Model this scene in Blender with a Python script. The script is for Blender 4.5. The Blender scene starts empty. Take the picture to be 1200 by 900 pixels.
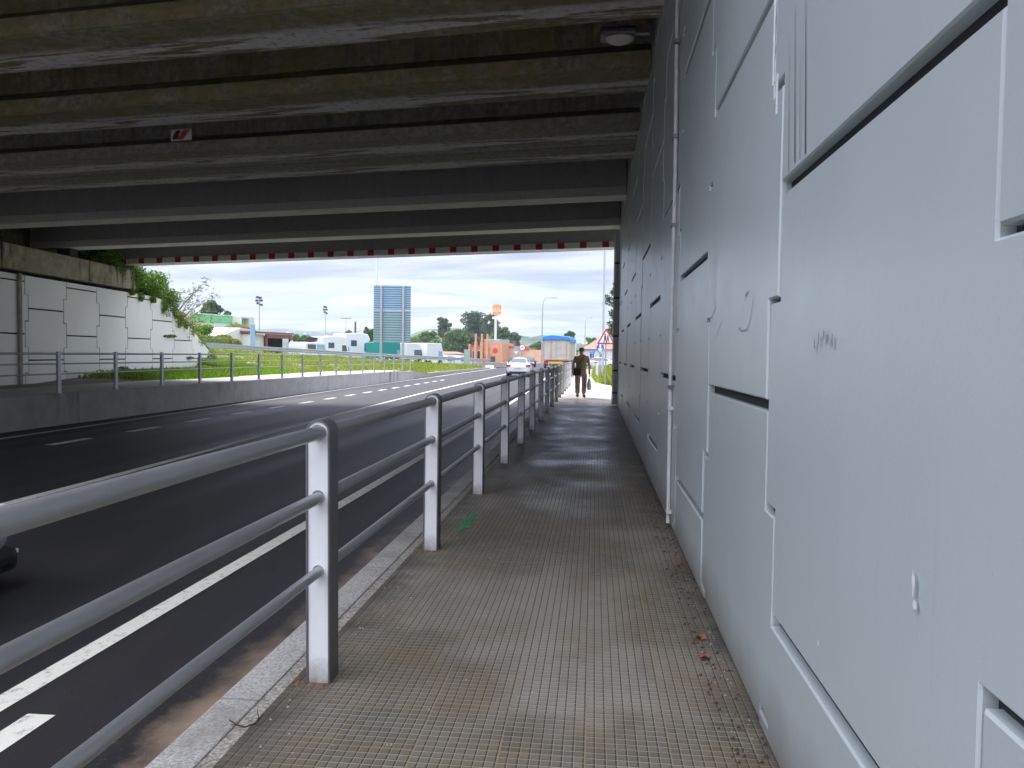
HAZE = .0003
SKY = .066
SUN, SUN_ANG, SUN_EL, SUN_AZ = 1.5, 16.0, 47, 322
CLOC = (3.1, 1.7, 0)
CLD = ((2.2, 2.3, 2.95), (3.2, 3.25, 3.7), (4.2, 4.15, 4.3))
HORC = (3.8, 3.8, 4.1)
SKYTINT = (.75, .76, .84)
ZEN, GLOW, BACK = 5.5, 0, 1.0
EXPO = 1.66
import bpy, bmesh, math, random
from mathutils import Vector, Matrix
random.seed(7)
R = math.radians
scene = bpy.context.scene
col = scene.collection

# ------------------------------------------------------------------ camera
CAMH, FPX, YAW, PITCH, ROLL = 1.45, 900.0, .107, -.0384, .0132
_f = Vector((-math.sin(YAW)*math.cos(PITCH), math.cos(YAW)*math.cos(PITCH), math.sin(PITCH)))
_r = Vector((math.cos(YAW), math.sin(YAW), 0)); _u = _r.cross(_f)
_r2 = _r*math.cos(ROLL)+_u*math.sin(ROLL); _u2 = -_r*math.sin(ROLL)+_u*math.cos(ROLL)
cam = bpy.data.cameras.new('camera'); co = bpy.data.objects.new('camera', cam); col.objects.link(co)
cam.sensor_width = 36; cam.lens = 36*FPX/1200; cam.clip_start = .05; cam.clip_end = 6000
co.matrix_world = Matrix(((_r2.x, _u2.x, -_f.x, 0), (_r2.y, _u2.y, -_f.y, 0), (_r2.z, _u2.z, -_f.z, CAMH), (0, 0, 0, 1)))
scene.camera = co
def at(x, y, d):
    """a place d metres ahead, from its bearing in the survey of the site"""
    return Vector((0, 0, CAMH)) + (_f + _r2*((x-600)/FPX) - _u2*((y-450)/FPX))*d

# ------------------------------------------------------------------ objects
def tag(o, label=None, cat=None, group=None, kind=None):
    if label: o['label'] = label
    if cat: o['category'] = cat
    if group: o['group'] = group
    if kind: o['kind'] = kind
    return o
def empty(name, loc=(0, 0, 0), rz=0, label=None, cat=None, group=None):
    o = bpy.data.objects.new(name, None); col.objects.link(o)
    o.location = loc; o.rotation_euler = (0, 0, rz); o.empty_display_size = .2
    return tag(o, label, cat, group)
def children(o):
    return [c for c in col.objects if c.parent == o]
def copy_tree(o, parent=None):
    c = o.copy(); col.objects.link(c)
    if parent: c.parent = parent
    for ch in children(o): copy_tree(ch, c)
    return c

class MB:
    def __init__(s): s.v = []; s.f = []; s.m = []; s.sm = []
    def add(s, vs, fs, mi=0, smooth=False):
        n = len(s.v); s.v += [tuple(v) for v in vs]
        for f in fs: s.f.append([n+i for i in f]); s.m.append(mi); s.sm.append(smooth)
    def box(s, x0, x1, y0, y1, z0, z1, mi=0):
        vs = [(x, y, z) for z in (z0, z1) for (x, y) in ((x0, y0), (x1, y0), (x1, y1), (x0, y1))]
        s.add(vs, [(3, 2, 1, 0), (4, 5, 6, 7), (0, 1, 5, 4), (1, 2, 6, 5), (2, 3, 7, 6), (3, 0, 4, 7)], mi)
    def bbox(s, x0, x1, y0, y1, z0, z1, b=.01, mi=0):
        """box with chamfered edges"""
        bm = bmesh.new(); bmesh.ops.create_cube(bm, size=1)
        for v in bm.verts: v.co = Vector(((x0+x1)/2+v.co.x*(x1-x0), (y0+y1)/2+v.co.y*(y1-y0), (z0+z1)/2+v.co.z*(z1-z0)))
        bmesh.ops.bevel(bm, geom=bm.edges[:], offset=b, segments=2, affect='EDGES', profile=.6)
        s.addbm(bm, mi)
    def addbm(s, bm, mi=0, smooth=False):
        bm.verts.ensure_lookup_table()
        s.add([v.co[:] for v in bm.verts], [[v.index for v in f.verts] for f in bm.faces], mi, smooth); bm.free()
    def prism(s, pts, axis, a, b, mi=0):
        """polygon pts (2D) extruded along axis from a to b"""
        n = len(pts)
        def P(p, t):
            return {'x': (t, p[0], p[1]), 'y': (p[0], t, p[1]), 'z': (p[0], p[1], t)}[axis]
        vs = [P(p, a) for p in pts]+[P(p, b) for p in pts]
        s.add(vs, [list(range(n))[::-1], list(range(n, 2*n))]+[(i, (i+1) % n, n+(i+1) % n, n+i) for i in range(n)], mi)
    def tube(s, pts, r, n=10, mi=0, cap=True, smooth=True):
        pts = [Vector(p) for p in pts]; rs = r if isinstance(r, (list, tuple)) else [r]*len(pts)
        vs = []; t0 = None
        for i, p in enumerate(pts):
            t = (pts[min(i+1, len(pts)-1)]-pts[max(i-1, 0)]).normalized()
            if t0 is None:
                a = t.orthogonal().normalized()
            else:
                a = (a - t*a.dot(t)).normalized()
            t0 = t; b = t.cross(a)
            for k in range(n):
                an = 2*math.pi*k/n; vs.append(p+(a*math.cos(an)+b*math.sin(an))*rs[i])
        fs = [(i*n+k, i*n+(k+1) % n, (i+1)*n+(k+1) % n, (i+1)*n+k) for i in range(len(pts)-1) for k in range(n)]
        s.add(vs, fs, mi, smooth)
        if cap:
            s.add(vs[:n], [list(range(n))[::-1]], mi); s.add(vs[-n:], [list(range(n))], mi)
    def disc(s, c, axis, r, t, n=24, mi=0):
        c = Vector(c); a = Vector(axis).normalized(); s.tube([c-a*t/2, c+a*t/2], r, n, mi, True, False)
    def sheet(s, quads, mi=0):
        for q in quads: s.add(q, [list(range(len(q)))], mi)
    def build(s, name, mats, parent=None, loc=None, rz=None, smooth=None, recalc=False):
        me = bpy.data.meshes.new(name); me.from_pydata(s.v, [], s.f)
        if not isinstance(mats, (list, tuple)): mats = [mats]
        for m in mats: me.materials.append(m)
        me.polygons.foreach_set('material_index', s.m)
        me.polygons.foreach_set('use_smooth', s.sm if smooth is None else [smooth]*len(s.f))
        if recalc:
            bm = bmesh.new(); bm.from_mesh(me); bmesh.ops.remove_doubles(bm, verts=bm.verts, dist=1e-5)
            bmesh.ops.recalc_face_normals(bm, faces=bm.faces); bm.to_mesh(me); bm.free()
        me.update()
        o = bpy.data.objects.new(name, me); col.objects.link(o)
        if parent: o.parent = parent
        if loc is not None: o.location = loc
        if rz is not None: o.rotation_euler = (0, 0, rz)
        return o

# ------------------------------------------------------------------ materials
class NT:
    def __init__(s, name):
        s.m = bpy.data.materials.new(name); s.m.use_nodes = True; s.t = s.m.node_tree; s.t.nodes.clear()
        s.out = s.n('ShaderNodeOutputMaterial'); s.b = s.n('ShaderNodeBsdfPrincipled'); s.l(s.b.outputs[0], s.out.inputs[0])
        s.co = s.n('ShaderNodeTexCoord').outputs['Object']
    def n(s, t, **k):
        x = s.t.nodes.new(t)
        for a, b in k.items(): setattr(x, a, b)
        return x
    def l(s, a, b): s.t.links.new(a, b)
    def put(s, v, sock):
        if hasattr(v, 'links'): s.l(v, sock)
        else: sock.default_value = v
    def map(s, scale=(1, 1, 1), loc=(0, 0, 0), rot=(0, 0, 0), co=None):
        x = s.n('ShaderNodeMapping'); s.l(co or s.co, x.inputs[0]); x.inputs[1].default_value = loc; x.inputs[2].default_value = rot; x.inputs[3].default_value = scale
        return x.outputs[0]
    def noise(s, scale=5, detail=6, rough=.6, co=None, dist=0):
        x = s.n('ShaderNodeTexNoise'); s.l(co or s.co, x.inputs['Vector']); x.inputs['Scale'].default_value = scale
        x.inputs['Detail'].default_value = detail; x.inputs['Roughness'].default_value = rough; x.inputs['Distortion'].default_value = dist
        return x.outputs['Fac']
    def voro(s, scale=5, co=None, feat='F1'):
        x = s.n('ShaderNodeTexVoronoi', feature=feat); s.l(co or s.co, x.inputs['Vector']); x.inputs['Scale'].default_value = scale
        return x
    def ramp(s, fac, *st):
        x = s.n('ShaderNodeValToRGB'); s.l(fac, x.inputs[0]); e = x.color_ramp.elements
        while len(e) < len(st): e.new(.5)
        for i, (p, c) in enumerate(st):
            e[i].position = p; e[i].color = (c, c, c, 1) if isinstance(c, (int, float)) else (*c, 1)
        return x.outputs[0]
    def mix(s, f, a, b, mode='MIX'):
        x = s.n('ShaderNodeMix', data_type='RGBA', blend_type=mode); s.put(f, x.inputs[0])
        for v, k in ((a, 6), (b, 7)): s.put((*v, 1) if isinstance(v, tuple) and len(v) == 3 else v, x.inputs[k])
        return x.outputs[2]
    def math(s, op, a, b=0, c=0):
        x = s.n('ShaderNodeMath', operation=op); s.put(a, x.inputs[0]); s.put(b, x.inputs[1]); s.put(c, x.inputs[2]); return x.outputs[0]
    def sep(s, co=None):
        x = s.n('ShaderNodeSeparateXYZ'); s.l(co or s.co, x.inputs[0]); return x.outputs
    def bump(s, h, st=.3, dist=.01, nrm=None):
        x = s.n('ShaderNodeBump'); s.l(h, x.inputs['Height']); x.inputs['Strength'].default_value = st; x.inputs['Distance'].default_value = dist
        if nrm: s.l(nrm, x.inputs['Normal'])
        return x.outputs[0]
    def done(s, color, rough=.7, bump=None, metal=0, spec=None, **k):
        s.put((*color, 1) if isinstance(color, tuple) and len(color) == 3 else color, s.b.inputs['Base Color'])
        s.put(rough, s.b.inputs['Roughness']); s.put(metal, s.b.inputs['Metallic'])
        if spec is not None: s.put(spec, s.b.inputs['Specular IOR Level'])
        if bump is not None: s.l(bump, s.b.inputs['Normal'])
        for a, b in k.items(): s.put(b, s.b.inputs[a])
        return s.m
M = {}
def simple(name, c, rough=.6, metal=0, var=.15, sc=6, bump=.1, spec=None):
    t = NT(name); n = t.noise(sc, 5, .6)
    d = tuple(max(0, x*(1-var)) for x in c); e = tuple(min(1, x*(1+var*.6)) for x in c)
    M[name] = t.done(t.mix(t.ramp(n, (.3, 0), (.7, 1)), d, e), rough, t.bump(n, bump, .01) if bump else None, metal, spec)
    return M[name]

def mat_paint(name, base, stain, vert_axis='z'):
    t = NT(name)
    big = t.noise(.55, 4, .55); fine = t.noise(60, 3, .6); sp = t.noise(3.2, 6, .65)
    c = t.mix(t.ramp(big, (.3, 0), (.75, 1)), tuple(x*.90 for x in base), base)
    oi = t.n('ShaderNodeObjectInfo'); c = t.mix(t.math('MULTIPLY', oi.outputs['Random'], .14), c, tuple(x*.55 for x in base))
    pr = t.voro(42).outputs['Distance']; c = t.mix(t.ramp(pr, (.05, .35), (.09, 0)), c, tuple(x*.45 for x in base))
    # rain streaks run down from the joints
    st = t.noise(1.0, 5, .6, t.map((26, 26, .35)))
    st2 = t.noise(.8, 3, .5)
    m = t.math('MULTIPLY', t.ramp(st, (.58, 0), (.74, 1)), t.ramp(st2, (.52, 0), (.7, .22)))
    c = t.mix(m, c, stain)
    c = t.mix(t.ramp(sp, (.66, 0), (.76, .3)), c, tuple(x*.72 for x in base))
    # splash dirt close to the ground
    z = t.sep()[2]
    g = t.math('ADD', z, t.math('MULTIPLY', sp, .35))
    c = t.mix(t.ramp(g, (.18, .7), (.46, 0)), c, (.16, .145, .12))
    scr = t.voro(1.1, t.map((1, 1, .45))).outputs['Distance']
    c = t.mix(t.ramp(scr, (.018, .6), (.03, 0)), c, (.62, .62, .60))
    b = t.bump(fine, .12, .004, t.bump(sp, .10, .02))
    M[name] = t.done(c, t.math('MULTIPLY_ADD', sp, .25, .24), b)
mat_paint('wall_paint', (.53, .595, .60), (.38, .38, .37))
mat_paint('left_paint', (.88, .87, .80), (.50, .48, .40))
simple('joint', (.045, .045, .045), .9)
simple('filler', (.82, .83, .84), .7, sc=20)

def mat_girder(name, base, dark, moss, efflo):
    t = NT(name); x, y, z = t.sep()
    n = t.noise(2.0, 8, .68); n2 = t.noise(9, 6, .7); n3 = t.noise(.5, 3, .5)
    c = t.mix(t.ramp(n2, (.35, 0), (.65, 1)), dark, base)
    c = t.mix(t.ramp(n, (.42, 0), (.58, moss)), c, (.21, .19, .065))
    c = t.mix(t.ramp(t.noise(2.6, 6, .7, t.map((.8, 2, 2))), (.50, 0), (.62, moss*.9)), c, (.36, .27, .12))
    # water streaks down the web
    st = t.noise(1, 5, .65, t.map((7, 7, .5)))
    c = t.mix(t.math('MULTIPLY', t.ramp(st, (.5, 0), (.66, .45 if efflo else .08)), t.ramp(z, (.10, 0), (.35, 1))), c, tuple(v*.35 for v in dark))
    if efflo:
        # lime deposit: torn pale bands along the far soffit edge
        e = t.noise(1, 7, .72, t.map((.45, 4, 3), (3, 0, 0)), dist=.5)
        band = t.ramp(y, (.42, 0), (.60, 1), (.92, 1), (1.0, .2)); lo = t.ramp(z, (.02, 1), (.10, 0))
        f = t.math('MULTIPLY', t.math('MULTIPLY', band, lo), t.math('MULTIPLY', t.ramp(e, (.46, 0), (.50, 1)), t.ramp(n2, (.30, .35), (.48, 1))))
        c = t.mix(f, c, t.mix(n2, (.66, .60, .57), (.92, .87, .84)))
        g = t.noise(1, 6, .7, t.map((.4, 5, 5), (9, 0, 0)))
        c = t.mix(t.ramp(g, (.56, 0), (.66, .4*moss)), c, (.26, .23, .15))
    M[name] = t.done(c, .85, t.bump(n2, .35, .012, t.bump(n, .3, .03)))
mat_girder('old_concrete', (.42, .38, .28), (.15, .135, .10), .8, True)
mat_girder('joint_concrete', (.46, .43, .40), (.22, .20, .185), .35, True)
mat_girder('new_concrete', (.40, .385, .38), (.34, .325, .32), .0, False)
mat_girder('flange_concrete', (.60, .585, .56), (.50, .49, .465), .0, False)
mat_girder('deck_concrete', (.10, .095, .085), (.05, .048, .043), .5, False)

t = NT('soffit_edge'); n = t.noise(4, 6, .6)
t.m.name = 'soffit_edge'; M['soffit_edge'] = t.done(t.mix(t.ramp(n, (.3, 0), (.7, 1)), (.42, .42, .40), (.55, .55, .53)), .8, t.bump(n, .1, .01))
t = NT('mark_white'); n = t.noise(5, 6, .7); r = t.noise(1, 6, .7, t.map((2.5, 12, 12)))
M['mark_white'] = t.done(t.mix(t.ramp(r, (.58, 0), (.68, .7)), t.mix(n, (.60, .61, .62), (.80, .80, .80)), (.45, .25, .12)), .7)
simple('mark_red', (.48, .015, .04), .6, var=.35, sc=9)

t = NT('cap_concrete'); n = t.noise(3, 7, .7); st = t.math('MULTIPLY', t.noise(1, 6, .65, t.map((3.2, 3.2, .35))), t.ramp(t.noise(.45, 3, .6), (.38, .75), (.6, 1.05)))
c = t.mix(t.ramp(n, (.35, 0), (.65, 1)), (.26, .23, .16), (.46, .42, .33))
c = t.mix(t.ramp(st, (.47, 0), (.60, .9)), c, (.045, .042, .035))
c = t.mix(t.ramp(t.noise(1.7, 5, .6), (.55, 0), (.68, .6)), c, (.19, .16, .06))
M['cap_concrete'] = t.done(c, .85, t.bump(n, .3, .02))
t = NT('grey_concrete'); n = t.noise(2.2, 7, .66); f = t.noise(40, 4, .7); st = t.noise(1, 5, .6, t.map((2.2, 2.2, .15)))
c = t.mix(t.ramp(n, (.3, 0), (.7, 1)), (.36, .35, .33), (.50, .49, .465))
c = t.mix(t.math('MULTIPLY', t.ramp(st, (.54, 0), (.66, .8)), t.ramp(t.noise(.3, 4, .6), (.47, 0), (.60, 1))), c, (.12, .11, .095))
c = t.mix(t.ramp(t.sep()[2], (-.20, .6), (-.05, 0)) if False else 0.0, c, c)
M['grey_concrete'] = t.done(c, .85, t.bump(f, .25, .004, t.bump(n, .2, .02)))
t = NT('kerb_stone'); v = t.voro(140).outputs['Distance']; n = t.noise(3, 6, .65); f = t.noise(90, 3, .6)
c = t.mix(t.ramp(f, (.36, 0), (.6, 1)), (.24, .23, .21), (.46, .445, .415)); c = t.mix(t.ramp(n, (.45, 0), (.65, .55)), c, (.20, .18, .145))
j = t.ramp(t.math('ABSOLUTE', t.math('SUBTRACT', t.math('FRACT', t.math('MULTIPLY', t.sep()[1], 1.0)), .5)), (.0, .0), (.49, 0), (.496, 1))
c = t.mix(t.math('MULTIPLY', j, .6), c, (.14, .13, .12))
M['kerb_stone'] = t.done(c, .85, t.bump(f, .35, .004, t.bump(n, .2, .01)))
t = NT('aggregate'); v = t.voro(55).outputs['Color']; f = t.noise(70, 4, .7)
M['aggregate'] = t.done(t.mix(t.ramp(f, (.35, 0), (.65, 1)), (.15, .135, .11), (.55, .51, .44)), .9, t.bump(f, .9, .012))
t = NT('path_concrete'); n = t.noise(1.3, 6, .6); f = t.noise(50, 4, .7)
jy = t.ramp(t.math('FRACT', t.math('MULTIPLY', t.sep()[1], .5)), (0, 1), (.02, 0)); 
c = t.mix(t.ramp(n, (.3, 0), (.7, 1)), (.38, .36, .32), (.52, .50, .46)); c = t.mix(jy, c, (.15, .14, .13))
M['path_concrete'] = t.done(c, .8, t.bump(f, .2, .004))

# ribbed terrazzo tiles: 8 x 8 pads to the tile, grooves between, darkened as a painted shadow line beside each light rib
t = NT('pad_tiles'); P = .039
x, y, z = t.sep(t.map((1/P, 1/P, 1), (.3, 0, 0)))
tc = t.math('FLOOR', t.math('DIVIDE', x, 8.0))
y2 = t.math('ADD', y, t.math('MULTIPLY', t.math('FRACT', t.math('MULTIPLY', tc, .37)), 3.0))
wob = t.noise(1.2, 2, .5)
fx = t.math('ABSOLUTE', t.math('SUBTRACT', t.math('FRACT', x), .5)); fy = t.math('ABSOLUTE', t.math('SUBTRACT', t.math('FRACT', y2), .5))
frx = t.math('FRACT', x); fry = t.math('FRACT', y2)
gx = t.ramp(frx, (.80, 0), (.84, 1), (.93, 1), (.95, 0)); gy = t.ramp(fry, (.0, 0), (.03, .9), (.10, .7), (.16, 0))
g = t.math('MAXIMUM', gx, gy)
tx = t.math('ABSOLUTE', t.math('SUBTRACT', t.math('FRACT', t.math('DIVIDE', x, 8.0)), .5)); ty = t.math('ABSOLUTE', t.math('SUBTRACT', t.math('FRACT', t.math('DIVIDE', y2, 8.0)), .5))
tj = t.math('MAXIMUM', t.ramp(tx, (.484, 0), (.494, 1)), t.ramp(ty, (.484, 0), (.494, 1)))
# a tint of its own for each tile
cx = t.n('ShaderNodeCombineXYZ'); t.l(tc, cx.inputs[0]); t.l(t.math('FLOOR', t.math('DIVIDE', y2, 8.0)), cx.inputs[1])
wn = t.n('ShaderNodeTexWhiteNoise', noise_dimensions='2D'); t.l(cx.outputs[0], wn.inputs[0])
cp = t.n('ShaderNodeCombineXYZ'); t.l(t.math('FLOOR', x), cp.inputs[0]); t.l(t.math('FLOOR', y2), cp.inputs[1])
wp = t.n('ShaderNodeTexWhiteNoise', noise_dimensions='2D'); t.l(cp.outputs[0], wp.inputs[0])
n = t.noise(1.6, 6, .65); f = t.noise(120, 3, .7); big = t.noise(.45, 4, .6)
c = t.mix(wn.outputs['Value'], (.085, .073, .045), (.175, .148, .098))
c = t.mix(t.math('MULTIPLY', wp.outputs['Value'], .6), c, (.22, .20, .155))
c = t.mix(t.ramp(f, (.35, .4), (.6, 0)), c, (.10, .092, .075))
c = t.mix(t.ramp(n, (.43, 0), (.60, .7)), c, (.17, .12, .06))
c = t.mix(t.ramp(t.noise(2.3, 6, .7), (.5, 0), (.68, .6)), c, (.095, .092, .085))
c = t.mix(t.ramp(t.noise(.7, 4, .6, t.map((1.2, .8, 1), (5, 3, 0))), (.5, 0), (.62, .5)), c, (.36, .335, .285))
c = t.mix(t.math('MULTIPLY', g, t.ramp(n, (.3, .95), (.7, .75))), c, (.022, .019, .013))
lip = t.math('MAXIMUM', t.ramp(fry, (.84, 0), (.88, 1), (.985, 1), (1.0, 0)), t.ramp(frx, (.03, .55), (.06, 0), (.94, 0), (.96, .55)))
c = t.mix(t.math('MULTIPLY', lip, t.ramp(n, (.35, .85), (.65, .45))), c, (.40, .36, .285))
c = t.mix(t.math('MULTIPLY', tj, t.ramp(t.noise(5, 4, .6), (.4, .3), (.6, .9))), c, (.27, .20, .11))
# darker grime along both edges of the walk
ed = t.math('ADD', t.math('ABSOLUTE', t.math('ADD', t.sep()[0], .31)), t.math('MULTIPLY', t.noise(2.2, 7, .72), .8))
c = t.mix(t.ramp(t.math('MULTIPLY', ed, .5), (.585, 0), (.72, .85)), c, (.05, .045, .035))
wet = t.ramp(t.math('ADD', t.math('MULTIPLY', t.noise(.9, 4, .6), .8), t.ramp(t.sep()[1], (0, 0), (.1, 0))), (.25, 0), (.55, 1))
h = t.math('SUBTRACT', 1.0, g)
h = t.math('SUBTRACT', h, t.math('MULTIPLY', tj, .35))
b = t.bump(h, .9, .004, t.bump(f, .2, .002, t.bump(n, .25, .015)))
far = t.math('MULTIPLY', t.ramp(t.math('DIVIDE', t.sep()[1], 30.0), (.10, 0), (.33, 1)), t.ramp(t.math('MULTIPLY', ed, .5), (.42, 1), (.60, 0)))
rg = t.math('MAXIMUM', t.mix(t.math('MULTIPLY', wet, far), (.60, .60, .60), (.20, .20, .20)), t.math('MULTIPLY', g, .85))
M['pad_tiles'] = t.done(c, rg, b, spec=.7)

t = NT('asphalt'); n = t.noise(.35, 5, .6); f = t.noise(160, 3, .8); v = t.voro(190).outputs['Distance']; x, y, z = t.sep()
c = t.mix(t.ramp(f, (.3, 0), (.72, 1)), (.011, .0105, .012), (.050, .048, .048))
c = t.mix(t.ramp(n, (.4, 0), (.65, .45)), c, (.030, .025, .023))
# wheel tracks along the lanes, smoother and a little darker
tr = t.ramp(t.noise(1, 4, .55, t.map((1.4, .03, 1))), (.42, 0), (.6, .5)); c = t.mix(tr, c, (.016, .016, .019))
vc = t.n('ShaderNodeTexVoronoi', feature='DISTANCE_TO_EDGE'); wv = t.n('ShaderNodeVectorMath', operation='ADD'); nn = t.n('ShaderNodeTexNoise'); t.l(t.co, nn.inputs['Vector']); nn.inputs['Scale'].default_value = 2.2; nn.inputs['Detail'].default_value = 4
t.l(t.co, wv.inputs[0]); t.l(nn.outputs['Color'], wv.inputs[1]); t.l(wv.outputs[0], vc.inputs['Vector']); vc.inputs['Scale'].default_value = .42
ck = t.math('MULTIPLY', t.ramp(vc.outputs['Distance'], (0, 1), (.004, .7), (.008, 0)), t.ramp(t.noise(.22, 2, .5), (.50, 0), (.56, .8))); c = t.mix(ck, c, (.012, .012, .012))
c = t.mix(t.ramp(t.noise(.6, 6, .7, t.map((1, .35, 1), (4, 2, 0))), (.60, 0), (.66, .35)), c, (.012, .012, .013))
# sand and grit gathered in the gutter
gut = t.ramp(t.math('MULTIPLY_ADD', t.noise(1, 5, .65, t.map((1, .6, 1), (0, 3, 0))), .55, x), (0, 0), (1, 0)) if False else None
gs = t.math('ADD', x, t.math('MULTIPLY', t.noise(1.1, 6, .7), .62))
gm = t.ramp(t.math('ADD', gs, 2.2), (.70, 0), (.92, 1)) ; fade = t.ramp(t.math('DIVIDE', y, 20.0), (.3, 1), (.8, .2))
sand = t.mix(f, (.16, .115, .075), (.38, .29, .20))
c = t.mix(t.math('MULTIPLY', t.math('MULTIPLY', gm, fade), t.ramp(t.noise(.9, 5, .65, t.map((1, .55, 1), (0, 1.3, 0))), (.44, .12), (.54, 1))), c, sand)
gr = t.math('MULTIPLY', t.ramp(t.math('ADD', gs, 2.2), (.35, 0), (.85, .7)), t.ramp(t.noise(38, 4, .75), (.58, 0), (.64, 1)))
c = t.mix(gr, c, (.15, .125, .09))
M['asphalt'] = t.done(c, t.mix(tr, (.56, .56, .56), (.42, .42, .42)), t.bump(f, .35, .004, t.bump(n, .05, .02)), spec=.2)
t = NT('road_paint'); n = t.noise(14, 7, .75); f = t.noise(160, 3, .8)
M['road_paint'] = t.done(t.mix(t.ramp(n, (.54, 0), (.66, .75)), t.mix(f, (.60, .58, .49), (.86, .84, .74)), (.08, .08, .08)), .6, t.bump(f, .25, .003))

t = NT('galvanised'); n = t.noise(4, 5, .6); v = t.noise(30, 5, .7, t.map((1, .15, 1)))
sp = t.noise(55, 4, .8)
M['galvanised'] = t.done(t.mix(t.ramp(sp, (.64, 0), (.70, .5)), t.mix(v, (.30, .305, .31), (.48, .485, .49)), (.16, .14, .12)), t.math('MULTIPLY_ADD', n, .25, .26), t.bump(v, .10, .003), .7)
t = NT('dark_galvanised'); n = t.noise(4, 5, .6)
M['dark_galvanised'] = t.done(t.mix(n, (.13, .13, .135), (.24, .24, .25)), .45, None, .7)
t = NT('post_white'); n = t.noise(9, 6, .7); x, y, z = t.sep(); sc_ = t.noise(35, 5, .8)
c = t.mix(n, (.74, .745, .75), (.86, .865, .87)); c = t.mix(t.ramp(t.math('MULTIPLY_ADD', n, .18, z), (.10, .8), (.2, 0)), c, (.20, .17, .14))
c = t.mix(t.ramp(sc_, (.66, 0), (.7, .7)), c, (.24, .22, .21))
M['post_white'] = t.done(c, .42, t.bump(n, .08, .004), 0)
simple('plain_white', (.64, .65, .66), .4, var=.06, bump=.02)
simple('lamp_white', (.80, .74, .66), .4, var=.1)
simple('grey_metal', (.42, .44, .46), .4, .6, var=.1)
simple('lilac_metal', (.50, .51, .62), .45, .3, var=.08)
simple('pipe_white', (.66, .67, .66), .4, var=.12, sc=8)
simple('pipe_dark', (.62, .63, .65), .5, var=.2)
simple('rust', (.22, .10, .04), .9, var=.4, sc=30)
simple('panel_blue', (.28, .44, .62), .4, .15, var=.08, sc=2)
simple('panel_green', (.27, .40, .44), .4, .15, var=.08, sc=2)
simple('slat_gap', (.15, .21, .28), .7)
simple('sign_red', (.62, .035, .03), .4, var=.05)
simple('sign_white', (.78, .80, .82), .4, var=.04)
simple('sign_blue', (.02, .20, .62), .4, var=.05)
simple('sign_dark', (.05, .05, .07), .5)
simple('green_board', (.28, .42, .36), .5)
simple('car_white', (.66, .67, .69), .25, var=.03, bump=.0)
simple('car_dark', (.03, .05, .10), .25, .2, var=.1, bump=.0)
simple('glass', (.05, .075, .09), .08, var=.2, bump=.0, spec=.8)
simple('sky_glass', (.22, .38, .52), .1, var=.2, bump=.0, spec=.8)
simple('rubber', (.018, .018, .02), .75)
simple('black_plastic', (.02, .02, .022), .5)
simple('rim_silver', (.55, .57, .60), .3, .8)
simple('tail_red', (.55, .02, .04), .3)
simple('plate', (.62, .62, .58), .5)
simple('truck_tan', (.50, .46, .39), .7, var=.14, sc=2)
simple('truck_pink', (.50, .28, .20), .8, var=.2)
simple('tarp_blue', (.02, .22, .72), .55, var=.2, sc=3, bump=.4)
simple('yellow_board', (.75, .42, .04), .5)
simple('teal', (.0, .22, .20), .4, var=.1)
simple('brick_orange', (.58, .29, .14), .8, var=.2, sc=1.5)
simple('brick_pale', (.66, .40, .24), .8, var=.15, sc=.8)
simple('roof_red', (.40, .10, .07), .8, var=.2, sc=1)
simple('white_render', (.62, .615, .60), .8, var=.08, sc=.5)
simple('green_band', (.16, .52, .22), .6, var=.08)
simple('dark_inside', (.02, .018, .018), .9)
simple('rusty_steel', (.22, .07, .05), .7, var=.3)
simple('bark', (.16, .13, .10), .9, sc=12)
simple('skin', (.52, .25, .18), .55, var=.08, sc=20)
simple('shirt_olive', (.27, .25, .11), .9, var=.25, sc=14, bump=.4)
simple('trouser_brown', (.34, .21, .18), .9, var=.25, sc=14, bump=.4)
simple('hat_cloth', (.17, .19, .17), .9)
simple('bag_black', (.012, .012, .014), .6)
simple('bag_plastic', (.52, .54, .56), .4, var=.15, sc=20, bump=.5)
simple('paint_green', (.03, .32, .13), .7, var=.4, sc=40)
simple('pen_blue', (.24, .40, .50), .7)
simple('smudge', (.33, .34, .36), .8)
simple('dry_leaf', (.26, .11, .04), .8, var=.4, sc=30)
simple('pebble', (.42, .38, .33), .8, var=.3, sc=30)
simple('twig', (.06, .03, .02), .9)
simple('orange_bun', (.90, .33, .03), .5, var=.05)
simple('logo_red', (.70, .02, .03), .5, var=.05)
simple('house_roof', (.45, .16, .10), .8)
simple('hill_far', (.035, .06, .035), .95, var=.35, sc=.01, bump=0)

def leaf(name, a, b, tr=.25):
    t = NT(name); g = t.n('ShaderNodeNewGeometry'); o = t.noise(.6, 3, .5)
    f = t.math('MULTIPLY_ADD', g.outputs['Random Per Island'], .6, t.math('MULTIPLY', t.ramp(o, (.35, 0), (.65, 1)), .4))
    if 'grass' in name: b = t.mix(t.ramp(t.noise(1.1, 4, .6, t.map((1, 1, 1), (3, 1, 0))), (.50, 0), (.62, .75)), b, (.42, .36, .10)); a = t.mix(t.ramp(t.noise(.8, 4, .6), (.5, 0), (.6, .5)), a, (.08, .16, .02))
    M[name] = t.done(t.mix(f, a, b), .6, None, 0, .3, **{'Subsurface Weight': 0.0})
    tb = t.n('ShaderNodeBsdfTranslucent'); ms = t.n('ShaderNodeMixShader'); ms.inputs[0].default_value = tr
    t.l(t.mix(f, a, b), tb.inputs[0]); t.l(t.b.outputs[0], ms.inputs[1]); t.l(tb.outputs[0], ms.inputs[2]); t.l(ms.outputs[0], t.out.inputs[0])
leaf('leaf_dark', (.04, .072, .02), (.14, .20, .06))
leaf('leaf_mid', (.05, .11, .015), (.17, .27, .045))
leaf('leaf_bright', (.08, .18, .012), (.22, .37, .03))
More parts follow.
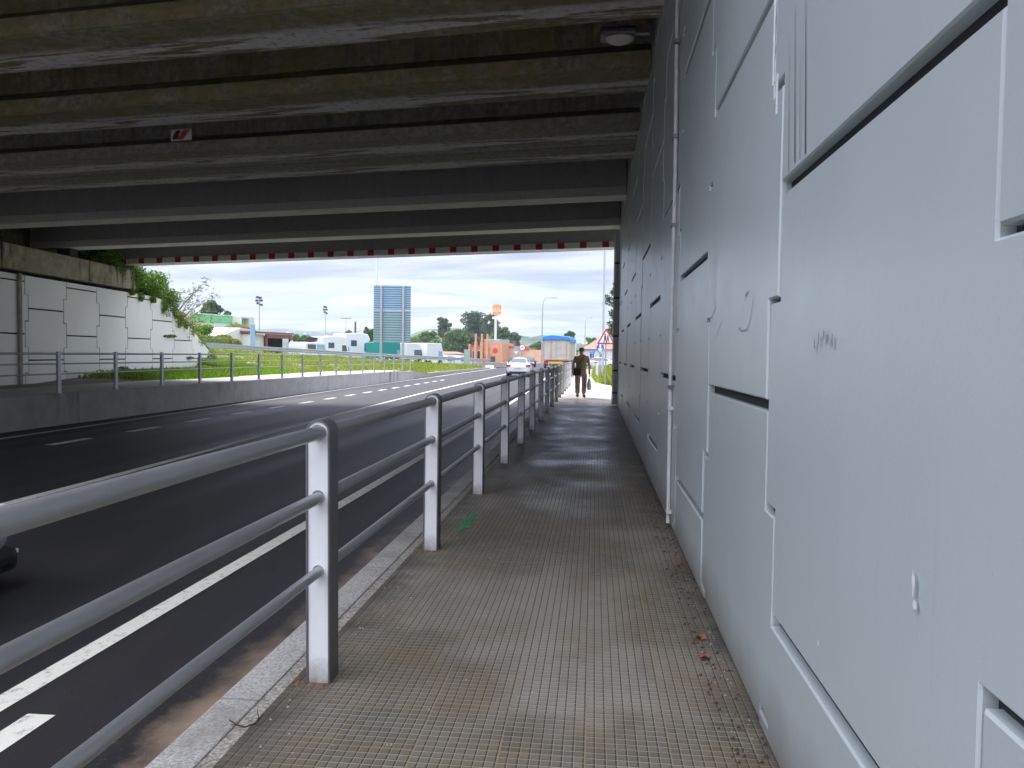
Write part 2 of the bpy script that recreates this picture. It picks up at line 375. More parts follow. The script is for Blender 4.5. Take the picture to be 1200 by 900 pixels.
leaf('leaf_olive', (.13, .15, .03), (.32, .34, .08))
leaf('grass_blade', (.13, .20, .012), (.32, .38, .035), .35)
leaf('grass_rich', (.09, .24, .012), (.22, .44, .02), .35)
# ================================================================== the ground
def lerp(a, b, t): return a+(b-a)*max(0, min(1, t))
def pl(pts, t):
    if t <= pts[0][0]: return pts[0][1]
    for (a, b), (c, d) in zip(pts, pts[1:]):
        if t <= c: return b+(d-b)*(t-a)/(c-a)
    return pts[-1][1]
def sm(t): t = max(0, min(1, t)); return t*t*(3-2*t)
def road_z(x): return -.13+.0149*(max(x, -12.3)+1.6)
FOOT = [(20, -14.9), (42, -14.9), (50, -13.2), (56, -12.45), (90, -12.6), (96, -12.9)]
CRESTX = [(36, -24), (46, -23.2), (63, -21.4), (77, -17.6), (88, -13.6), (96, -13.2)]
CRESTZ = [(36, 1.6), (46, 1.42), (63, .95), (77, .42), (88, .0), (96, -.2)]
WALKZ = [(25, .42), (48, .33), (56, .0), (90, -.12), (96, -.2)]
def wallx(y): return -15.0-.1*y
def ground_z(x, y):
    if x > -1.45: # behind and beside the walkway
        if x < .7 and y < 60: return -.25
        if y > 27: return lerp(-.15, .12, (x-.1)/1.5)+.0*y if y < 60 else -.1
        return -.25
    if x > pl([(50, -12.15), (56, -12.33), (96, -12.6)], y) and y < 97: return -.7
    if y > 97: return pl([(97, -.42), (140, -.3), (3000, 0)], y)
    f = pl(FOOT, y); cz = pl(CRESTZ, y); cx = pl(CRESTX, y); wz = pl(WALKZ, y)
    if x > f: return wz-.05
    b = lerp(wz-.02, cz, (f-x)/max(.5, f-cx))
    if x < cx: b = lerp(cz, .25, (cx-x)/9) if y > 40 else cz
    if y < 22: b = .36
    elif y < 26: b = lerp(.36, b, (y-22)/4)
    # approach embankment behind the wing of the far wall
    if x < wallx(y)-.80 and y < 44:
        top = pl([(20, 4.85), (28, 4.75), (31.3, 3.75), (36.4, 1.3), (42, 1.2), (44, 1.0)], y-(-(x+18.0))*.10)
        b = max(b, top) if y < 43 else b
        if y < 27.2: b = 4.4
    elif x < -14 and y < 34: b = min(b, .46+.0*x)
    return b
xs = [-3000, -1500, -700, -300, -150, -90, -60, -48, -40, -34, -30]+[-28+.5*i for i in range(31) if -28+.5*i < -12.8]+[-12.7, -12.55, -12.4, -12.24, -12.05, -8, -4, -1.6, -1.4, 0, .2, .4, .72, .9, 1.2, 1.6, 2, 3, 4, 6, 9, 14, 24, 50, 120, 300, 900, 3000]
ys = [-400, -60, -20, 0, 10, 18, 20, 22, 24, 25, 26, 26.8, 27.3, 28]+[28.5+.5*i for i in range(34)]+[46, 47, 48, 50, 52, 54, 56, 60, 63, 66, 70, 74, 77, 80, 84, 88, 92, 96.5, 97.5, 105, 120, 140, 200, 300, 500, 900, 1600, 3000]
mb = MB()
for j, y in enumerate(ys):
    for i, x in enumerate(xs):
        z = ground_z(x, y)
        if y > 28 and x < -15: z += .06*math.sin(x*2.3+y*1.1)+.05*math.sin(y*3.1)
        mb.v.append((x, y, z))
for j in range(len(ys)-1):
    for i in range(len(xs)-1):
        a = j*len(xs)+i; mb.f.append([a, a+1, a+1+len(xs), a+len(xs)]); mb.m.append(0); mb.sm.append(True)
t = NT('ground_cover'); x, y, z = t.sep(); n = t.noise(.5, 6, .65); f = t.noise(14, 6, .75); f2 = t.noise(3, 6, .7)
gcol = t.mix(f2, (.075, .13, .013), (.19, .26, .025)); gcol = t.mix(t.ramp(n, (.46, 0), (.62, .8)), gcol, (.36, .32, .08))
gcol = t.mix(t.ramp(f, (.35, .6), (.6, 0)), gcol, (.03, .055, .01))
dirt = t.mix(t.ramp(f, (.3, 0), (.7, 1)), (.09, .07, .05), (.24, .20, .15))
edge = t.math('ADD', y, t.math('MULTIPLY', f2, 3.0))
m = t.ramp(t.math('DIVIDE', t.math('SUBTRACT', edge, 24.0), 4.0), (.3, 0), (.6, 1))
# hard standing further off, beyond the verge
hs = t.math('MULTIPLY', t.ramp(t.math('DIVIDE', y, 200.0), (.48, 0), (.49, 1)), t.ramp(t.math('DIVIDE', y, 400.0), (.8, 1), (.85, 0)))
c = t.mix(m, dirt, gcol); c = t.mix(hs, c, (.20, .195, .185))
M['ground_cover'] = t.done(c, .95, t.bump(f, .6, .04))
g = mb.build('ground', M['ground_cover']); tag(g, kind='structure')

# road: one sheet with its crossfall
mb = MB(); yy = [-30+2*i for i in range(64)]+[98]; xx = [-12.02, -9, -7, -5, -3, -1.52]
for y in yy:
    for x in xx:
        x2 = x if x > -12 else pl([(50, -12.02), (56, -12.25), (90, -12.4), (98, -12.6)], y)
        mb.v.append((x2, y, road_z(x2)))
for j in range(len(yy)-1):
    for i in range(5):
        a = j*6+i; mb.f.append([a, a+1, a+7, a+6]); mb.m.append(0); mb.sm.append(False)
o = mb.build('road', M['asphalt']); tag(o, kind='structure')
mb = MB(); mb.sheet([[(-60, 98, -.28), (9, 98, -.20), (12, 150, -.2), (-60, 150, -.2)]])
o = mb.build('roundabout_road', M['asphalt']); tag(o, kind='structure')

def strip(mb, pts, w, dz=.004):
    """painted line following pts [(x, y)] on the road"""
    for (a, b), (c, d) in zip(pts, pts[1:]):
        L = math.hypot(c-a, d-b); nx, ny = (d-b)/L*w/2, -(c-a)/L*w/2
        q = [(a-nx, b-ny), (a+nx, b+ny), (c+nx, d+ny), (c-nx, d-ny)]
        mb.add([(x, y, road_z(x)+dz) for x, y in q], [(0, 1, 2, 3)])
def cur(f, y0, y1, s=3):
    n = max(1, int((y1-y0)/s)); return [(f(y0+(y1-y0)*i/n), y0+(y1-y0)*i/n) for i in range(n+1)]
near = [(-30, -2.64), (11, -2.62), (25, -2.72), (46, -3.15), (70, -3.9), (96, -5)]
cen = [(-30, -6.0), (7.5, -6.13), (11.5, -6.28), (19, -6.75), (32, -7.15), (46, -7.3), (96, -7.6)]
far = [(-30, -11.1), (13, -11.12), (20, -11.36), (35, -11.7), (55, -11.75), (80, -12.0), (95, -12.2)]
mb = MB()
strip(mb, cur(lambda y: pl(near, y), -30, 96), .13)
strip(mb, cur(lambda y: pl(cen, y), -30, 90), .15)
strip(mb, cur(lambda y: pl(far, y), -30, 95), .14)
o = mb.build('road_edge_lines', M['road_paint']); tag(o, kind='structure')
mb = MB()
strip(mb, [(-2.34, -.2), (-2.36, 3.04)], .13)
strip(mb, [(-2.34, -6.2), (-2.34, -3.2)], .13)
y = 8.0-2.4*6
while y < 48:
    strip(mb, [(pl([(0, -9.35), (20, -9.58), (48, -9.7)], y), y), (pl([(0, -9.35), (20, -9.58), (48, -9.7)], y+1.1), y+1.1)], .20); y += 2.36
o = mb.build('road_dashed_lines', M['road_paint']); tag(o, kind='structure')

# walkway: paving base, pad tiles, kerb, coarse filler strip
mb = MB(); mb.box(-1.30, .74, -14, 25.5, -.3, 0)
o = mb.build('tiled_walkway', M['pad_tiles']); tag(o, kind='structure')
mb = MB(); mb.prism([(-1.36, 25.5), (2.4, 25.5), (1.75, 32.5), (1.05, 36.3), (.12, 41.5), (.05, 96), (-1.36, 96)], 'z', -.3, .002)
o = mb.build('concrete_path', M['path_concrete']); tag(o, kind='structure')
mb = MB(); mb.bbox(-1.53, -1.362, -14, 96, -.35, .004, .012)
o = mb.build('kerb', M['kerb_stone']); tag(o, kind='structure')
mb = MB(); mb.box(-1.362, -1.30, -14, 25.5, -.3, -.006)
o = mb.build('filler_strip', M['aggregate']); tag(o, kind='structure')
# far footway
mb = MB(); yy = [-20, 0, 10, 25, 36, 42, 48, 50, 56, 70, 90, 96]
for y in yy:
    f = pl(FOOT, y) if y > 20 else -14.4
    mb.v += [(-12.2 if y < 50 else pl([(50, -12.2), (56, -12.45), (96, -12.8)], y)+.0, y, pl(WALKZ, y)+.001), (min(f, -12.7)-.02, y, pl(WALKZ, y)+.001)]
for j in range(len(yy)-1): mb.f.append([j*2+1, j*2, j*2+2, j*2+3]); mb.m.append(0); mb.sm.append(False)
o = mb.build('far_footway', M['path_concrete']); tag(o, kind='structure')
mb = MB()
yy = [50, 56, 70, 90, 98]
for y in yy:
    x = pl([(50, -12.02), (56, -12.25), (90, -12.4), (98, -12.6)], y)
    zt = pl(WALKZ, y)+.006
    mb.v += [(x, y, -.6), (x, y, zt), (x-.22, y, zt), (x-.22, y, -.6)]
for j in range(len(yy)-1):
    for k in range(4): mb.f.append([j*4+k, j*4+(k+1) % 4, j*4+4+(k+1) % 4, j*4+4+k]); mb.m.append(0); mb.sm.append(False)
mb.f.append([0, 1, 2, 3]); mb.m.append(0); mb.sm.append(False)
o = mb.build('far_kerb', M['kerb_stone'], recalc=True); tag(o, kind='structure')

# low retaining wall under the far railing
mb = MB(); yy = [-20, 0, 10, 20, 25, 30, 36, 42, 50]
for y in yy:
    zt = pl(WALKZ, y)+.012
    mb.v += [(-12.0, y, -.7), (-12.0, y, zt-.015), (-12.015, y, zt), (-12.28, y, zt), (-12.28, y, -.7)]
for j in range(len(yy)-1):
    for k in range(5): mb.f.append([j*5+k, j*5+(k+1) % 5, j*5+5+(k+1) % 5, j*5+5+k]); mb.m.append(0); mb.sm.append(False)
n = len(yy)*5-5
mb.f += [[4, 3, 2, 1, 0], [n, n+1, n+2, n+3, n+4]]; mb.m += [0, 0]; mb.sm += [False, False]
o = mb.build('low_wall', M['grey_concrete'], recalc=True)
tag(o, 'long low grey concrete wall with dark runs, along the far side of the road under the railing', 'wall')

# ================================================================== panel walls
def inset(poly, d):
    n = len(poly); out = []
    for i in range(n):
        p0 = Vector(poly[i-1]); p = Vector(poly[i]); p1 = Vector(poly[(i+1) % n])
        a = (p-p0).normalized(); b = (p1-p).normalized()
        na = Vector((-a.y, a.x)); nb = Vector((-b.y, b.x))
        k = 1+na.dot(nb)
        out.append(tuple(p+(na+nb)*(d/max(k, .3))))
    return out
def clip(poly, a, b, c):
    """keep a*u+b*v<=c"""
    out = []; n = len(poly)
    for i in range(n):
        p, q = poly[i], poly[(i+1) % n]; fp = a*p[0]+b*p[1]-c; fq = a*q[0]+b*q[1]-c
        if fp <= 0: out.append(p)
        if (fp < 0 < fq) or (fq < 0 < fp):
            t = fp/(fp-fq); out.append((p[0]+(q[0]-p[0])*t, p[1]+(q[1]-p[1])*t))
    r = []
    for p in out:
        if not r or math.hypot(p[0]-r[-1][0], p[1]-r[-1][1]) > .004: r.append(p)
    if len(r) > 1 and math.hypot(r[0][0]-r[-1][0], r[0][1]-r[-1][1]) < .004: r.pop()
    return r
def cruci(a, b, vc, H, s=.075, sh=.40, gu=.006, gv=.017):
    """outline of a cross shaped facing panel: wide in the middle, narrow at both ends"""
    h = H/2-gv
    A, B = a+gu, b-gu; g2 = .012
    return [(A+s, vc-h), (B-s, vc-h), (B-s, vc-sh-g2), (B+s-2*gu*0, vc-sh+g2), (B+s, vc+sh-g2), (B-s, vc+sh+g2), (B-s, vc+h), (A+s, vc+h),
            (A+s, vc+sh+g2), (A-s, vc+sh-g2), (A-s, vc-sh+g2), (A+s, vc-sh-g2)]
def rect_shoulders(p):
    return p
def cruci2(a, b, vc, H, s=.075, sh=.40, gu=.007, gv=.023):
    h = H/2-gv; W = .014
    l0, l1 = a+s+gu, a-s+gu; r0, r1 = b-s-gu, b+s-gu
    return [(l0, vc-h), (r0, vc-h), (r0, vc-sh+W), (r1, vc-sh+W), (r1, vc+sh-W), (r0, vc+sh-W), (r0, vc+h), (l0, vc+h), (l0, vc+sh-W), (l1, vc+sh-W), (l1, vc-sh+W), (l0, vc-sh+W)]
def panel_mb(poly, to3, depth=.036, ch=.006, jig=0):
    """poly CCW in (u, v); to3(u, v, out) gives the place; chamfered rim, sides back to the joint"""
    n = len(poly); inn = inset(poly, ch); m = MB()
    vs = [to3(u, v, jig) for u, v in inn]+[to3(u, v, jig-ch*1.0) for u, v in poly]+[to3(u, v, -depth) for u, v in poly]
    fs = [list(range(n))]+[(n+i, n+(i+1) % n, (i+1) % n, i) for i in range(n)]+[(2*n+i, 2*n+(i+1) % n, n+(i+1) % n, n+i) for i in range(n)]
    m.add(vs, fs); return m

rw = empty('retaining_wall', (.67, 0, 0), 0, 'tall grey painted wall of interlocking concrete panels beside the tiled walkway', 'retaining wall')
def toR(u, v, o): return (-o, u, v)
PW, PH = 1.69, 1.595
rng = random.Random(3)
for k in range(-4, 13):
    a = 1.31+PW*k; b = a+PW
    base = .475 if k % 2 == 0 else 1.265
    v0 = base-PH
    j = 0
    while v0+PH*j < 6.3:
        vc = v0+PH*j+PH/2; lo, hi = vc-PH/2, vc+PH/2
        if hi > .08 and lo < 6.2:
            p = cruci2(a, b, vc, PH)
            p = clip(p, 0, -1, -.012); p = clip(p, 0, 1, 6.4)
            p = clip(p, 1, 0, 23.02)
            if len(p) > 2:
                o = panel_mb(p, toR, jig=rng.uniform(-.004, .005)).build('panel', M['wall_paint'], rw)
                # right wall runs along +y and looks to -x: keep normals outward
        j += 1
    if k in (1, 2, 4, 6, 7, 9) or k == 12: pass
m = MB(); m.box(.037, .5, -7, 23.0, -.3, 6.45)
m.build('backing', M['joint'], rw)
# torn sealant and smooth patches in a few joints
m = MB()
for (y, z0, z1) in ((3.10, 2.50, 2.84), (3.03, 2.37, 2.52)):
    pts = []; n = 26
    for i in range(n):
        z = z0+(z1-z0)*i/(n-1); w = .012+.012*rng.random()
        pts.append((z, w))
    vs = []
    for z, w in pts: vs += [(-.004, y-w, z), (-.007, y, z+rng.uniform(-.004, .004)), (-.004, y+w*.6, z)]
    fs = []
    for i in range(n-1):
        for q in range(2): fs.append((i*3+q, i*3+q+1, i*3+q+4, i*3+q+3))
    m.add(vs, fs)
m.build('sealant', M['filler'], rw)
# chipped spots, pen scrawl, finger smudges
def blob(m, y, z, ry, rz, seed, x=-.0065):
    r = random.Random(seed); n = 14
    m.add([(x, y, z)]+[(x, y+ry*math.cos(i*2*math.pi/n)*r.uniform(.5, 1.1), z+rz*math.sin(i*2*math.pi/n)*r.uniform(.5, 1.1)) for i in range(n)], [(0, 1+(i+1) % n, 1+i) for i in range(n)])
m = MB(); blob(m, 1.655, .985, .010, .035, 1); blob(m, 1.645, 0.945, .012, .014, 2); blob(m, 2.30, .62, .010, .012, 4); blob(m, 4.15, 2.98, .010, .05, 5)
m.build('paint_chip', M['filler'], rw)
m = MB()
def stroke(m, pts, w=.006, x=-.0066):
    for (a, b), (c, d) in zip(pts, pts[1:]):
        L = math.hypot(c-a, d-b) or 1; ny, nz = -(d-b)/L*w/2, (c-a)/L*w/2
        m.add([(x, a-ny, b-nz), (x, a+ny, b+nz), (x, c+ny, d+nz), (x, c-ny, d-nz)], [(3, 2, 1, 0)])
def wp(px, py):
    d = _f+_r2*((px-600)/FPX)-_u2*((py-450)/FPX); k = .67/d.x; return (d.y*k, CAMH+d.z*k)
stroke(m, [wp(*q) for q in ((879, 341), (875, 346), (874, 351))])
stroke(m, [wp(*q) for q in ((884, 347), (883, 360), (881, 374), (877, 386), (871, 388), (867, 384))])
stroke(m, [wp(*q) for q in ((848, 371), (846, 379), (843, 388), (841, 394))], .005)
stroke(m, [wp(*q) for q in ((838, 350), (840, 360), (835, 372), (828, 378))], .005)
m.build('pen_scrawl', M['pen_blue'], rw)
m = MB()
for (px, py) in ((962, 396), (968, 393), (973, 397), (978, 399), (957, 404)):
    y, z = wp(px, py); blob(m, y, z, .010, .022, px)
m.build('finger_smudge', M['smudge'], rw)
# black runs beneath the open joint on the second panel
m = MB()
for (px, y0, y1, w) in ((927, 40, 207, .006), (934, 10, 199, .010), (940, 60, 192, .005), (946.5, 0, 185, .012)):
    pts = [wp(px-(t-y0)*.004, t) for t in range(int(y0), int(y1), 9)]
    for i, ((a, b), (c, d)) in enumerate(zip(pts, pts[1:])):
        w0 = w*(.25+.75*i/len(pts)); w1 = w*(.25+.75*(i+1)/len(pts))
        m.add([(-.0064, a-w0/2, b), (-.0064, a+w0/2, b), (-.0064, c+w1/2, d), (-.0064, c-w1/2, d)], [(0, 1, 2, 3)])
simple('black_run', (.10, .095, .085), .85, var=.5, sc=40)
m.build('water_stain', M['black_run'], rw)

# the return of the wall at the far mouth
m = MB(); m.box(0, .35, 0, 9, -.3, 6.4)
o = m.build('wing_wall', M['wall_paint'], None, (.75, 23.05, 0), R(-52))
tag(o, 'end wing of the grey wall turning away from the walkway behind the dark downpipe', 'wall')

# conduit and downpipe
cd = empty('conduit', (.645, 6.62, 0), 0, 'slim off-white pipe running up the grey panel wall from the walkway to the deck', 'pipe')
m = MB(); m.tube([(0, 0, .03), (-.004, .02, 1.6), (.004, .05, 3), (0, .13, 4.2), (0, .18, 5.2)], .017, 12)
m.build('pipe', M['pipe_white'], cd)
for z in (.12, 1.0, 1.18, 2.55, 3.3, 4.1):
    m = MB(); m.tube([(0, .02+z*.03, z), (0, .02+z*.03, z+.022)], .0225, 12); m.box(-.02, .02, -.06+z*.03, -.015+z*.03, z-.002, z+.028)
    m.build('clamp', M['dark_galvanised'] if z > 1.1 else M['pipe_white'], cd)
dp = empty('downpipe', (.60, 22.55, 0), 0, 'square dark grey downpipe at the far end of the panel wall', 'downpipe')
m = MB(); m.bbox(-.07, .07, -.06, .06, .03, 5.0, .012); m.build('pipe', M['pipe_dark'], dp)
m = MB(); m.box(-.098, -.075, -.05, .10, .03, 5.0); m.build('lit_edge', M['pipe_white'], dp)  # pale strip stands in for the light along the pipe's left edge
for z in (.35, 1.0, 2.0, 3.1, 4.1):
    m = MB(); m.bbox(-.078, .078, -.068, .07, z, z+.05, .006); m.build('bracket', M['black_plastic'], dp)

# ---- far wall
lw = empty('abutment_wall', (-15, 0, 0), 0, 'white panel wall across the road, its end sloping down under the shrubs', 'retaining wall')
ang = math.atan(.1); ca, sa = math.cos(ang), math.sin(ang)
def toL(u, v, o): return (-u*sa+o*ca, u*ca+o*sa, v)
UW = 1.985
def ul(y): return y/ca
top = [(-30, 4.0), (ul(28), 3.72), (ul(31.3), 3.43)]
def ltop(u): return pl([(-30, 3.76), (ul(28), 3.72), (ul(31.3), 3.43), (ul(36.7), .75)], u)
for k in range(-4, 12):
    a = ul(17.70)+UW*(k-1)+.0; b = a+UW
    if a > ul(36): continue
    base = {0: .30, 1: 1.08}[k % 2]
    jj = 0
    while base-1.58+1.58*jj < 4:
        vc = base-1.58+1.58*jj+.79; jj += 1
        p = [(u, v) for u, v in cruci2(a, b, vc, 1.58, .08, .40, .015, .022)]
        p = clip(p, 0, -1, -.25)
        # top edge pieces
        u1, v1, u2, v2 = -30, 3.76, ul(28), 3.72
        for (u1, v1, u2, v2) in ((-30, 3.77, ul(31.3), 3.62), (ul(28), 3.80, ul(31.9), 3.40), (ul(31.4), 3.42, ul(36.7), .76)):
            A, B = -(v2-v1), (u2-u1); p = clip(p, A, B, A*u1+B*v1) if len(p) > 2 else p
        if len(p) > 2: panel_mb(p, toL).build('panel', M['left_paint'], lw, recalc=True)
m = MB()
P = [(-20, .2), (ul(36.6), .2), (ul(36.6), .6), (ul(31.3), 3.36), (ul(28), 3.66), (-20, 3.7)]
vs = [toL(u, v, -.035) for u, v in P]+[toL(u, v, -.30) for u, v in P]; n = len(P)
m.add(vs, [list(range(n)), list(range(n, 2*n))[::-1]]+[(i, (i+1) % n, n+(i+1) % n, n+i) for i in range(n)])
m.build('backing', M['joint'], lw, recalc=True)
# pilaster strip (an expansion joint cover) on the far wall
m = MB(); u0 = ul(21.35)
vs = []
for (du, o) in ((-.14, .0), (-.12, .07), (.0, .07), (.02, .0)): vs += [toL(u0+du, .3, o), toL(u0+du, 3.68, o)]
m.add(vs, [(0, 2, 3, 1), (2, 4, 5, 3), (4, 6, 7, 5), (1, 3, 5, 7)])
simple('joint_cover', (.36, .34, .29), .8, var=.3)
m.build('joint_cover', M['joint_cover'], lw, recalc=True)

# ================================================================== the bridge
BS, BK = .068, .024   # skew and crossfall, from the lie of the girders
br = empty('road_bridge', (0, 0, 5.2), 0, 'concrete road bridge overhead, mossy old girders and smooth newer ones above the road', 'bridge')
XL, XR = -21.5, .662
def girder(name, y0, prof, mats, x0=XL, x1=XR, fm=None, z=0.0, groove=True):
    """prof: closed (y, z) outline; mesh local x runs along the girder, lying over the road with skew and fall"""
    m = MB(); n = len(prof); N = 1
    vs = []
    for x in (x0, x1): vs += [(x, py, pz) for py, pz in prof]
    fs = [(i, (i+1) % n, n+(i+1) % n, n+i) for i in range(n)]
    for i, f in enumerate(fs): m.add([vs[q] for q in f], [(0, 1, 2, 3)], fm[i] if fm else 0)
    m.add(vs[:n], [list(range(n))[::-1]], 0); m.add(vs[n:], [list(range(n))], 0)
    o = m.build(name, mats, br, (0, y0, z), None, recalc=True)
    o.rotation_euler = (0, -math.atan(BK), -math.atan(BS))
    return o
def gprof(w, fl=.22, ht=1.15, web=.16, groove=True):
    c = w/2
    p = [(0, 0)]
    if groove: p += [(.02, 0), (.025, .05), (.07, .05), (.075, 0)]
    p += [(w, 0), (w, fl*.8), (c+web, fl+.22), (c+web, ht), (c-web, ht), (c-web, fl+.22), (.0, fl)]
    return p
def bprof(w, fl=.2, ht=1.15):
    # tee shaped newer girder: upright web flush above a shallow flange
    return [(0, 0), (w, 0), (w, fl), (w-.12, fl+.02), (w-.12, ht), (.03, ht), (.03, fl+.012), (.0, fl)]
simple('lit_soffit', (.68, .68, .63), .7, var=.12, sc=3)  # bare concrete, paler: light off the ground is put into its colour
Y = 7.84-2.43*2
for i in range(4):
    girder('old_girder', Y, gprof(1.0, .20), M['old_concrete']); Y += 2.43
girder('old_girder', 12.71, gprof(1.2, .16), M['joint_concrete'])
girder('new_girder', 13.99, [(0, 0), (.03, .025), (.06, 0), (.99, 0), (.99, .2), (.8, .4), (.8, 1.15), (.1, 1.15), (.1, .25), (0, .2)], M['joint_concrete'])
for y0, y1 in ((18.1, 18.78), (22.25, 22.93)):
    girder('new_girder', y0, bprof(y1-y0, .20), [M['new_concrete'], M['lit_soffit'], M['flange_concrete']], fm=[1, 0, 0, 0, 0, 0, 2, 2], z=-.045)  # soffit and flange side are lighter than the web, as lit from below
# edge girder: near flange face painted with a red and white band
girder('edge_girder', 26.3, bprof(.68, .20, 1.9), [M['new_concrete'], M['mark_white']], fm=[1, 0, 0, 0, 0, 0, 0, 0], x1=2.6, z=-.10)
m = MB(); x = .30; sq = []
xe = -18.95
m.box(xe, .74, -.008, -.003, .0, .2, 0)
while x > xe:
    m.box(x-.115, x+.115, -.014, -.0085, .0, .2, 1); x -= .757
o = m.build('height_marking_band', [M['mark_white'], M['mark_red']], br, (0, 26.3, -.10)); o.rotation_euler = (0, -math.atan(BK), -math.atan(BS))
# deck above
m = MB(); m.box(XL-6, 14, 3.2, 27.2, 1.15, 1.5)
o = m.build('deck', M['deck_concrete'], br); o.rotation_euler = (0, -math.atan(BK), -math.atan(BS))
for y in (2.9, 26.98):
    m = MB(); m.box(XL-6, 14, 0, .3, 1.5, 2.5); o = m.build('parapet', M['new_concrete'], br, (0, y, 0)); o.rotation_euler = (0, -math.atan(BK), -math.atan(BS))
# diaphragm closing the girder ends over the far wall, and the stained bearing beam
cp = MB()
def capbox(u0, u1, o0, o1, z0, z1, m):
    vs = [(toL(u, 0, o)[0], toL(u, 0, o)[1], z) for z in (z0, z1) for (u, o) in ((u0, o0), (u1, o0), (u1, o1), (u0, o1))]
    m.add(vs, [(3, 2, 1, 0), (4, 5, 6, 7), (0, 1, 5, 4), (1, 2, 6, 5), (2, 3, 7, 6), (3, 0, 4, 7)])
m = MB()
U = [28.1, 26.3, 24.9, 20.4, 14.4, 8.4, 2.4, -3]
for i in range(7):
    u1 = ul(U[i]); capbox(ul(U[i+1])+.015, u1, -1.1, .10, -1.44, -.70, m)
m.v = [(a, b, c) for a, b, c in m.v]
bm = bmesh.new()
o = m.build('bearing_beam', M['cap_concrete'], br, (-15, 0, 0), recalc=True)
bv = o.modifiers.new('bevel', 'BEVEL'); bv.width = .03; bv.segments = 2
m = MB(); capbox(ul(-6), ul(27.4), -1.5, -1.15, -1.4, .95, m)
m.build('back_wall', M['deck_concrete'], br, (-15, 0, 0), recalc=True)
for y0 in (18.44, 22.6, 14.5, 13.2, 10.8, 8.4):
    m = MB(); m.bbox(-16.9-.1*(y0-18)-.25, -16.9-.1*(y0-18)+.2, y0+1.0, y0+1.4, -.70, -.44, .01)
    m.build('bearing_pad', M['rubber'], br)

# small maintenance plaque on the web of an old girder
pq = empty('plaque', (0, 0, 0), 0, 'small white plate with dark blot and red slanted bar on a mossy girder', 'plate')
c0 = at(212.5, 158, 12.9)
pq.location = c0; pq.rotation_euler = (0, -math.atan(BK), -math.atan(BS))
W, H = .19, .095
m = MB(); m.bbox(-W, W, -.006, .004, -H, H, .003); m.build('plate', M['plain_white'], pq)
m = MB(); m.prism([(-.10*.9, -H*.86), (.03, -H*.86), (.165, H*.84), (.055, H*.84)][::-1], 'y', -.011, -.0065); m.build('red_bar', M['sign_red'], pq)
m = MB(); rr = random.Random(2)
for (x, z, r) in ((-.125, -.045, .035), (-.09, -.04, .03), (-.10, .0, .035), (-.07, .03, .04), (-.045, .05, .03), (-.07, -.01, .03)):
    m.disc((x, -.009-.0005*rr.random(), z), (0, 1, 0), r, .003, 14)
simple('dark_red', (.06, .008, .012), .5); m.build('dark_blot', M['dark_red'], pq)

# lamp in the recess
sl = empty('soffit_lamp', (0, 0, 0), 0, 'oval unlit lamp fixed in the dark recess between girders above the walkway', 'lamp')
sl.location = at(726, 45, 9.35)
m = MB(); bm = bmesh.new(); bmesh.ops.create_uvsphere(bm, u_segments=20, v_segments=10, radius=1)
for v in bm.verts: v.co = Vector((v.co.x*.17, v.co.y*.12, v.co.z*.075 if v.co.z < 0 else v.co.z*.03))
m.addbm(bm, 0, True); m.build('diffuser', M['lamp_white'], sl)
m = MB(); m.bbox(-.24, .20, -.14, .14, .0, .10, .03); m.build('housing', M['dark_galvanised'], sl)
m = MB(); m.tube([(.0, 0, .1), (.0, 0, .62)], .02, 8); m.tube([(.18, 0, .05), (.36, 0, .05)], .025, 8); m.build('bracket', M['grey_metal'], sl)

# ================================================================== railing by the walkway
rl = empty('walkway_railing', (-1.18, 0, 0), 0, 'steel railing of white posts with three tube rails between the walkway and the road', 'railing')
SP, Y0 = 2.3, 3.256
def post_mb():
    d, w, H = .054, .054, 1.155     # half depth, half width, total height
    web = MB(); r = w-.009
    arc = [(math.cos(a)*r, H-w+math.sin(a)*r) for a in [math.pi*i/14 for i in range(15)]]
    web.prism(([(-r, .0)]+[(r, .0)]+arc), 'y', -d+.006, d-.006)
    st = MB(); outer = [(w, 0)]+[(math.cos(a)*w, H-w+math.sin(a)*w) for a in [math.pi*i/18 for i in range(19)]]+[(-w, 0)]
    inner = [(r+.0005, 0)]+[(math.cos(a)*(r+.0005), H-w+math.sin(a)*(r+.0005)) for a in [math.pi*i/18 for i in range(19)]]+[(-r-.0005, 0)]
    n = len(outer); vs = []
    for y in (-d, d):
        vs += [(x, y, z) for x, z in outer]+[(x, y, z) for x, z in inner]
    fs = []
    for i in range(n-1):
        fs += [(i, i+1, n+i+1, n+i), (2*n+i, 3*n+i, 3*n+i+1, 2*n+i+1), (i, 2*n+i, 2*n+i+1, i+1), (n+i, n+i+1, 3*n+i+1, 3*n+i)]
    st.add(vs, fs); return web, st
web, st = post_mb()
k0 = -4; first = None
for k in range(k0, 16):
    pp = web.build('post', M['post_white'], rl, (0, Y0+SP*k, 0), recalc=(k == k0)) if first is None else first.copy()
    if first is None:
        first = pp; strap = st.build('strap', M['dark_galvanised'], pp, recalc=True)
        collars = []
        for z, r in ((1.10, .0345), (.82, .0295), (.495, .0255)):
            cm = MB(); cm.tube([(0, -.052, z), (0, .052, z)], r, 16); collars.append(cm.build('collar', M['dark_galvanised'], pp))
    else:
        col.objects.link(pp); pp.parent = rl; pp.location = (random.uniform(-.004, .004), Y0+SP*k, 0); pp.rotation_euler = (0, random.uniform(-.006, .006), random.uniform(-.02, .02))
        for c in [strap]+collars:
            q = c.copy(); col.objects.link(q); q.parent = pp
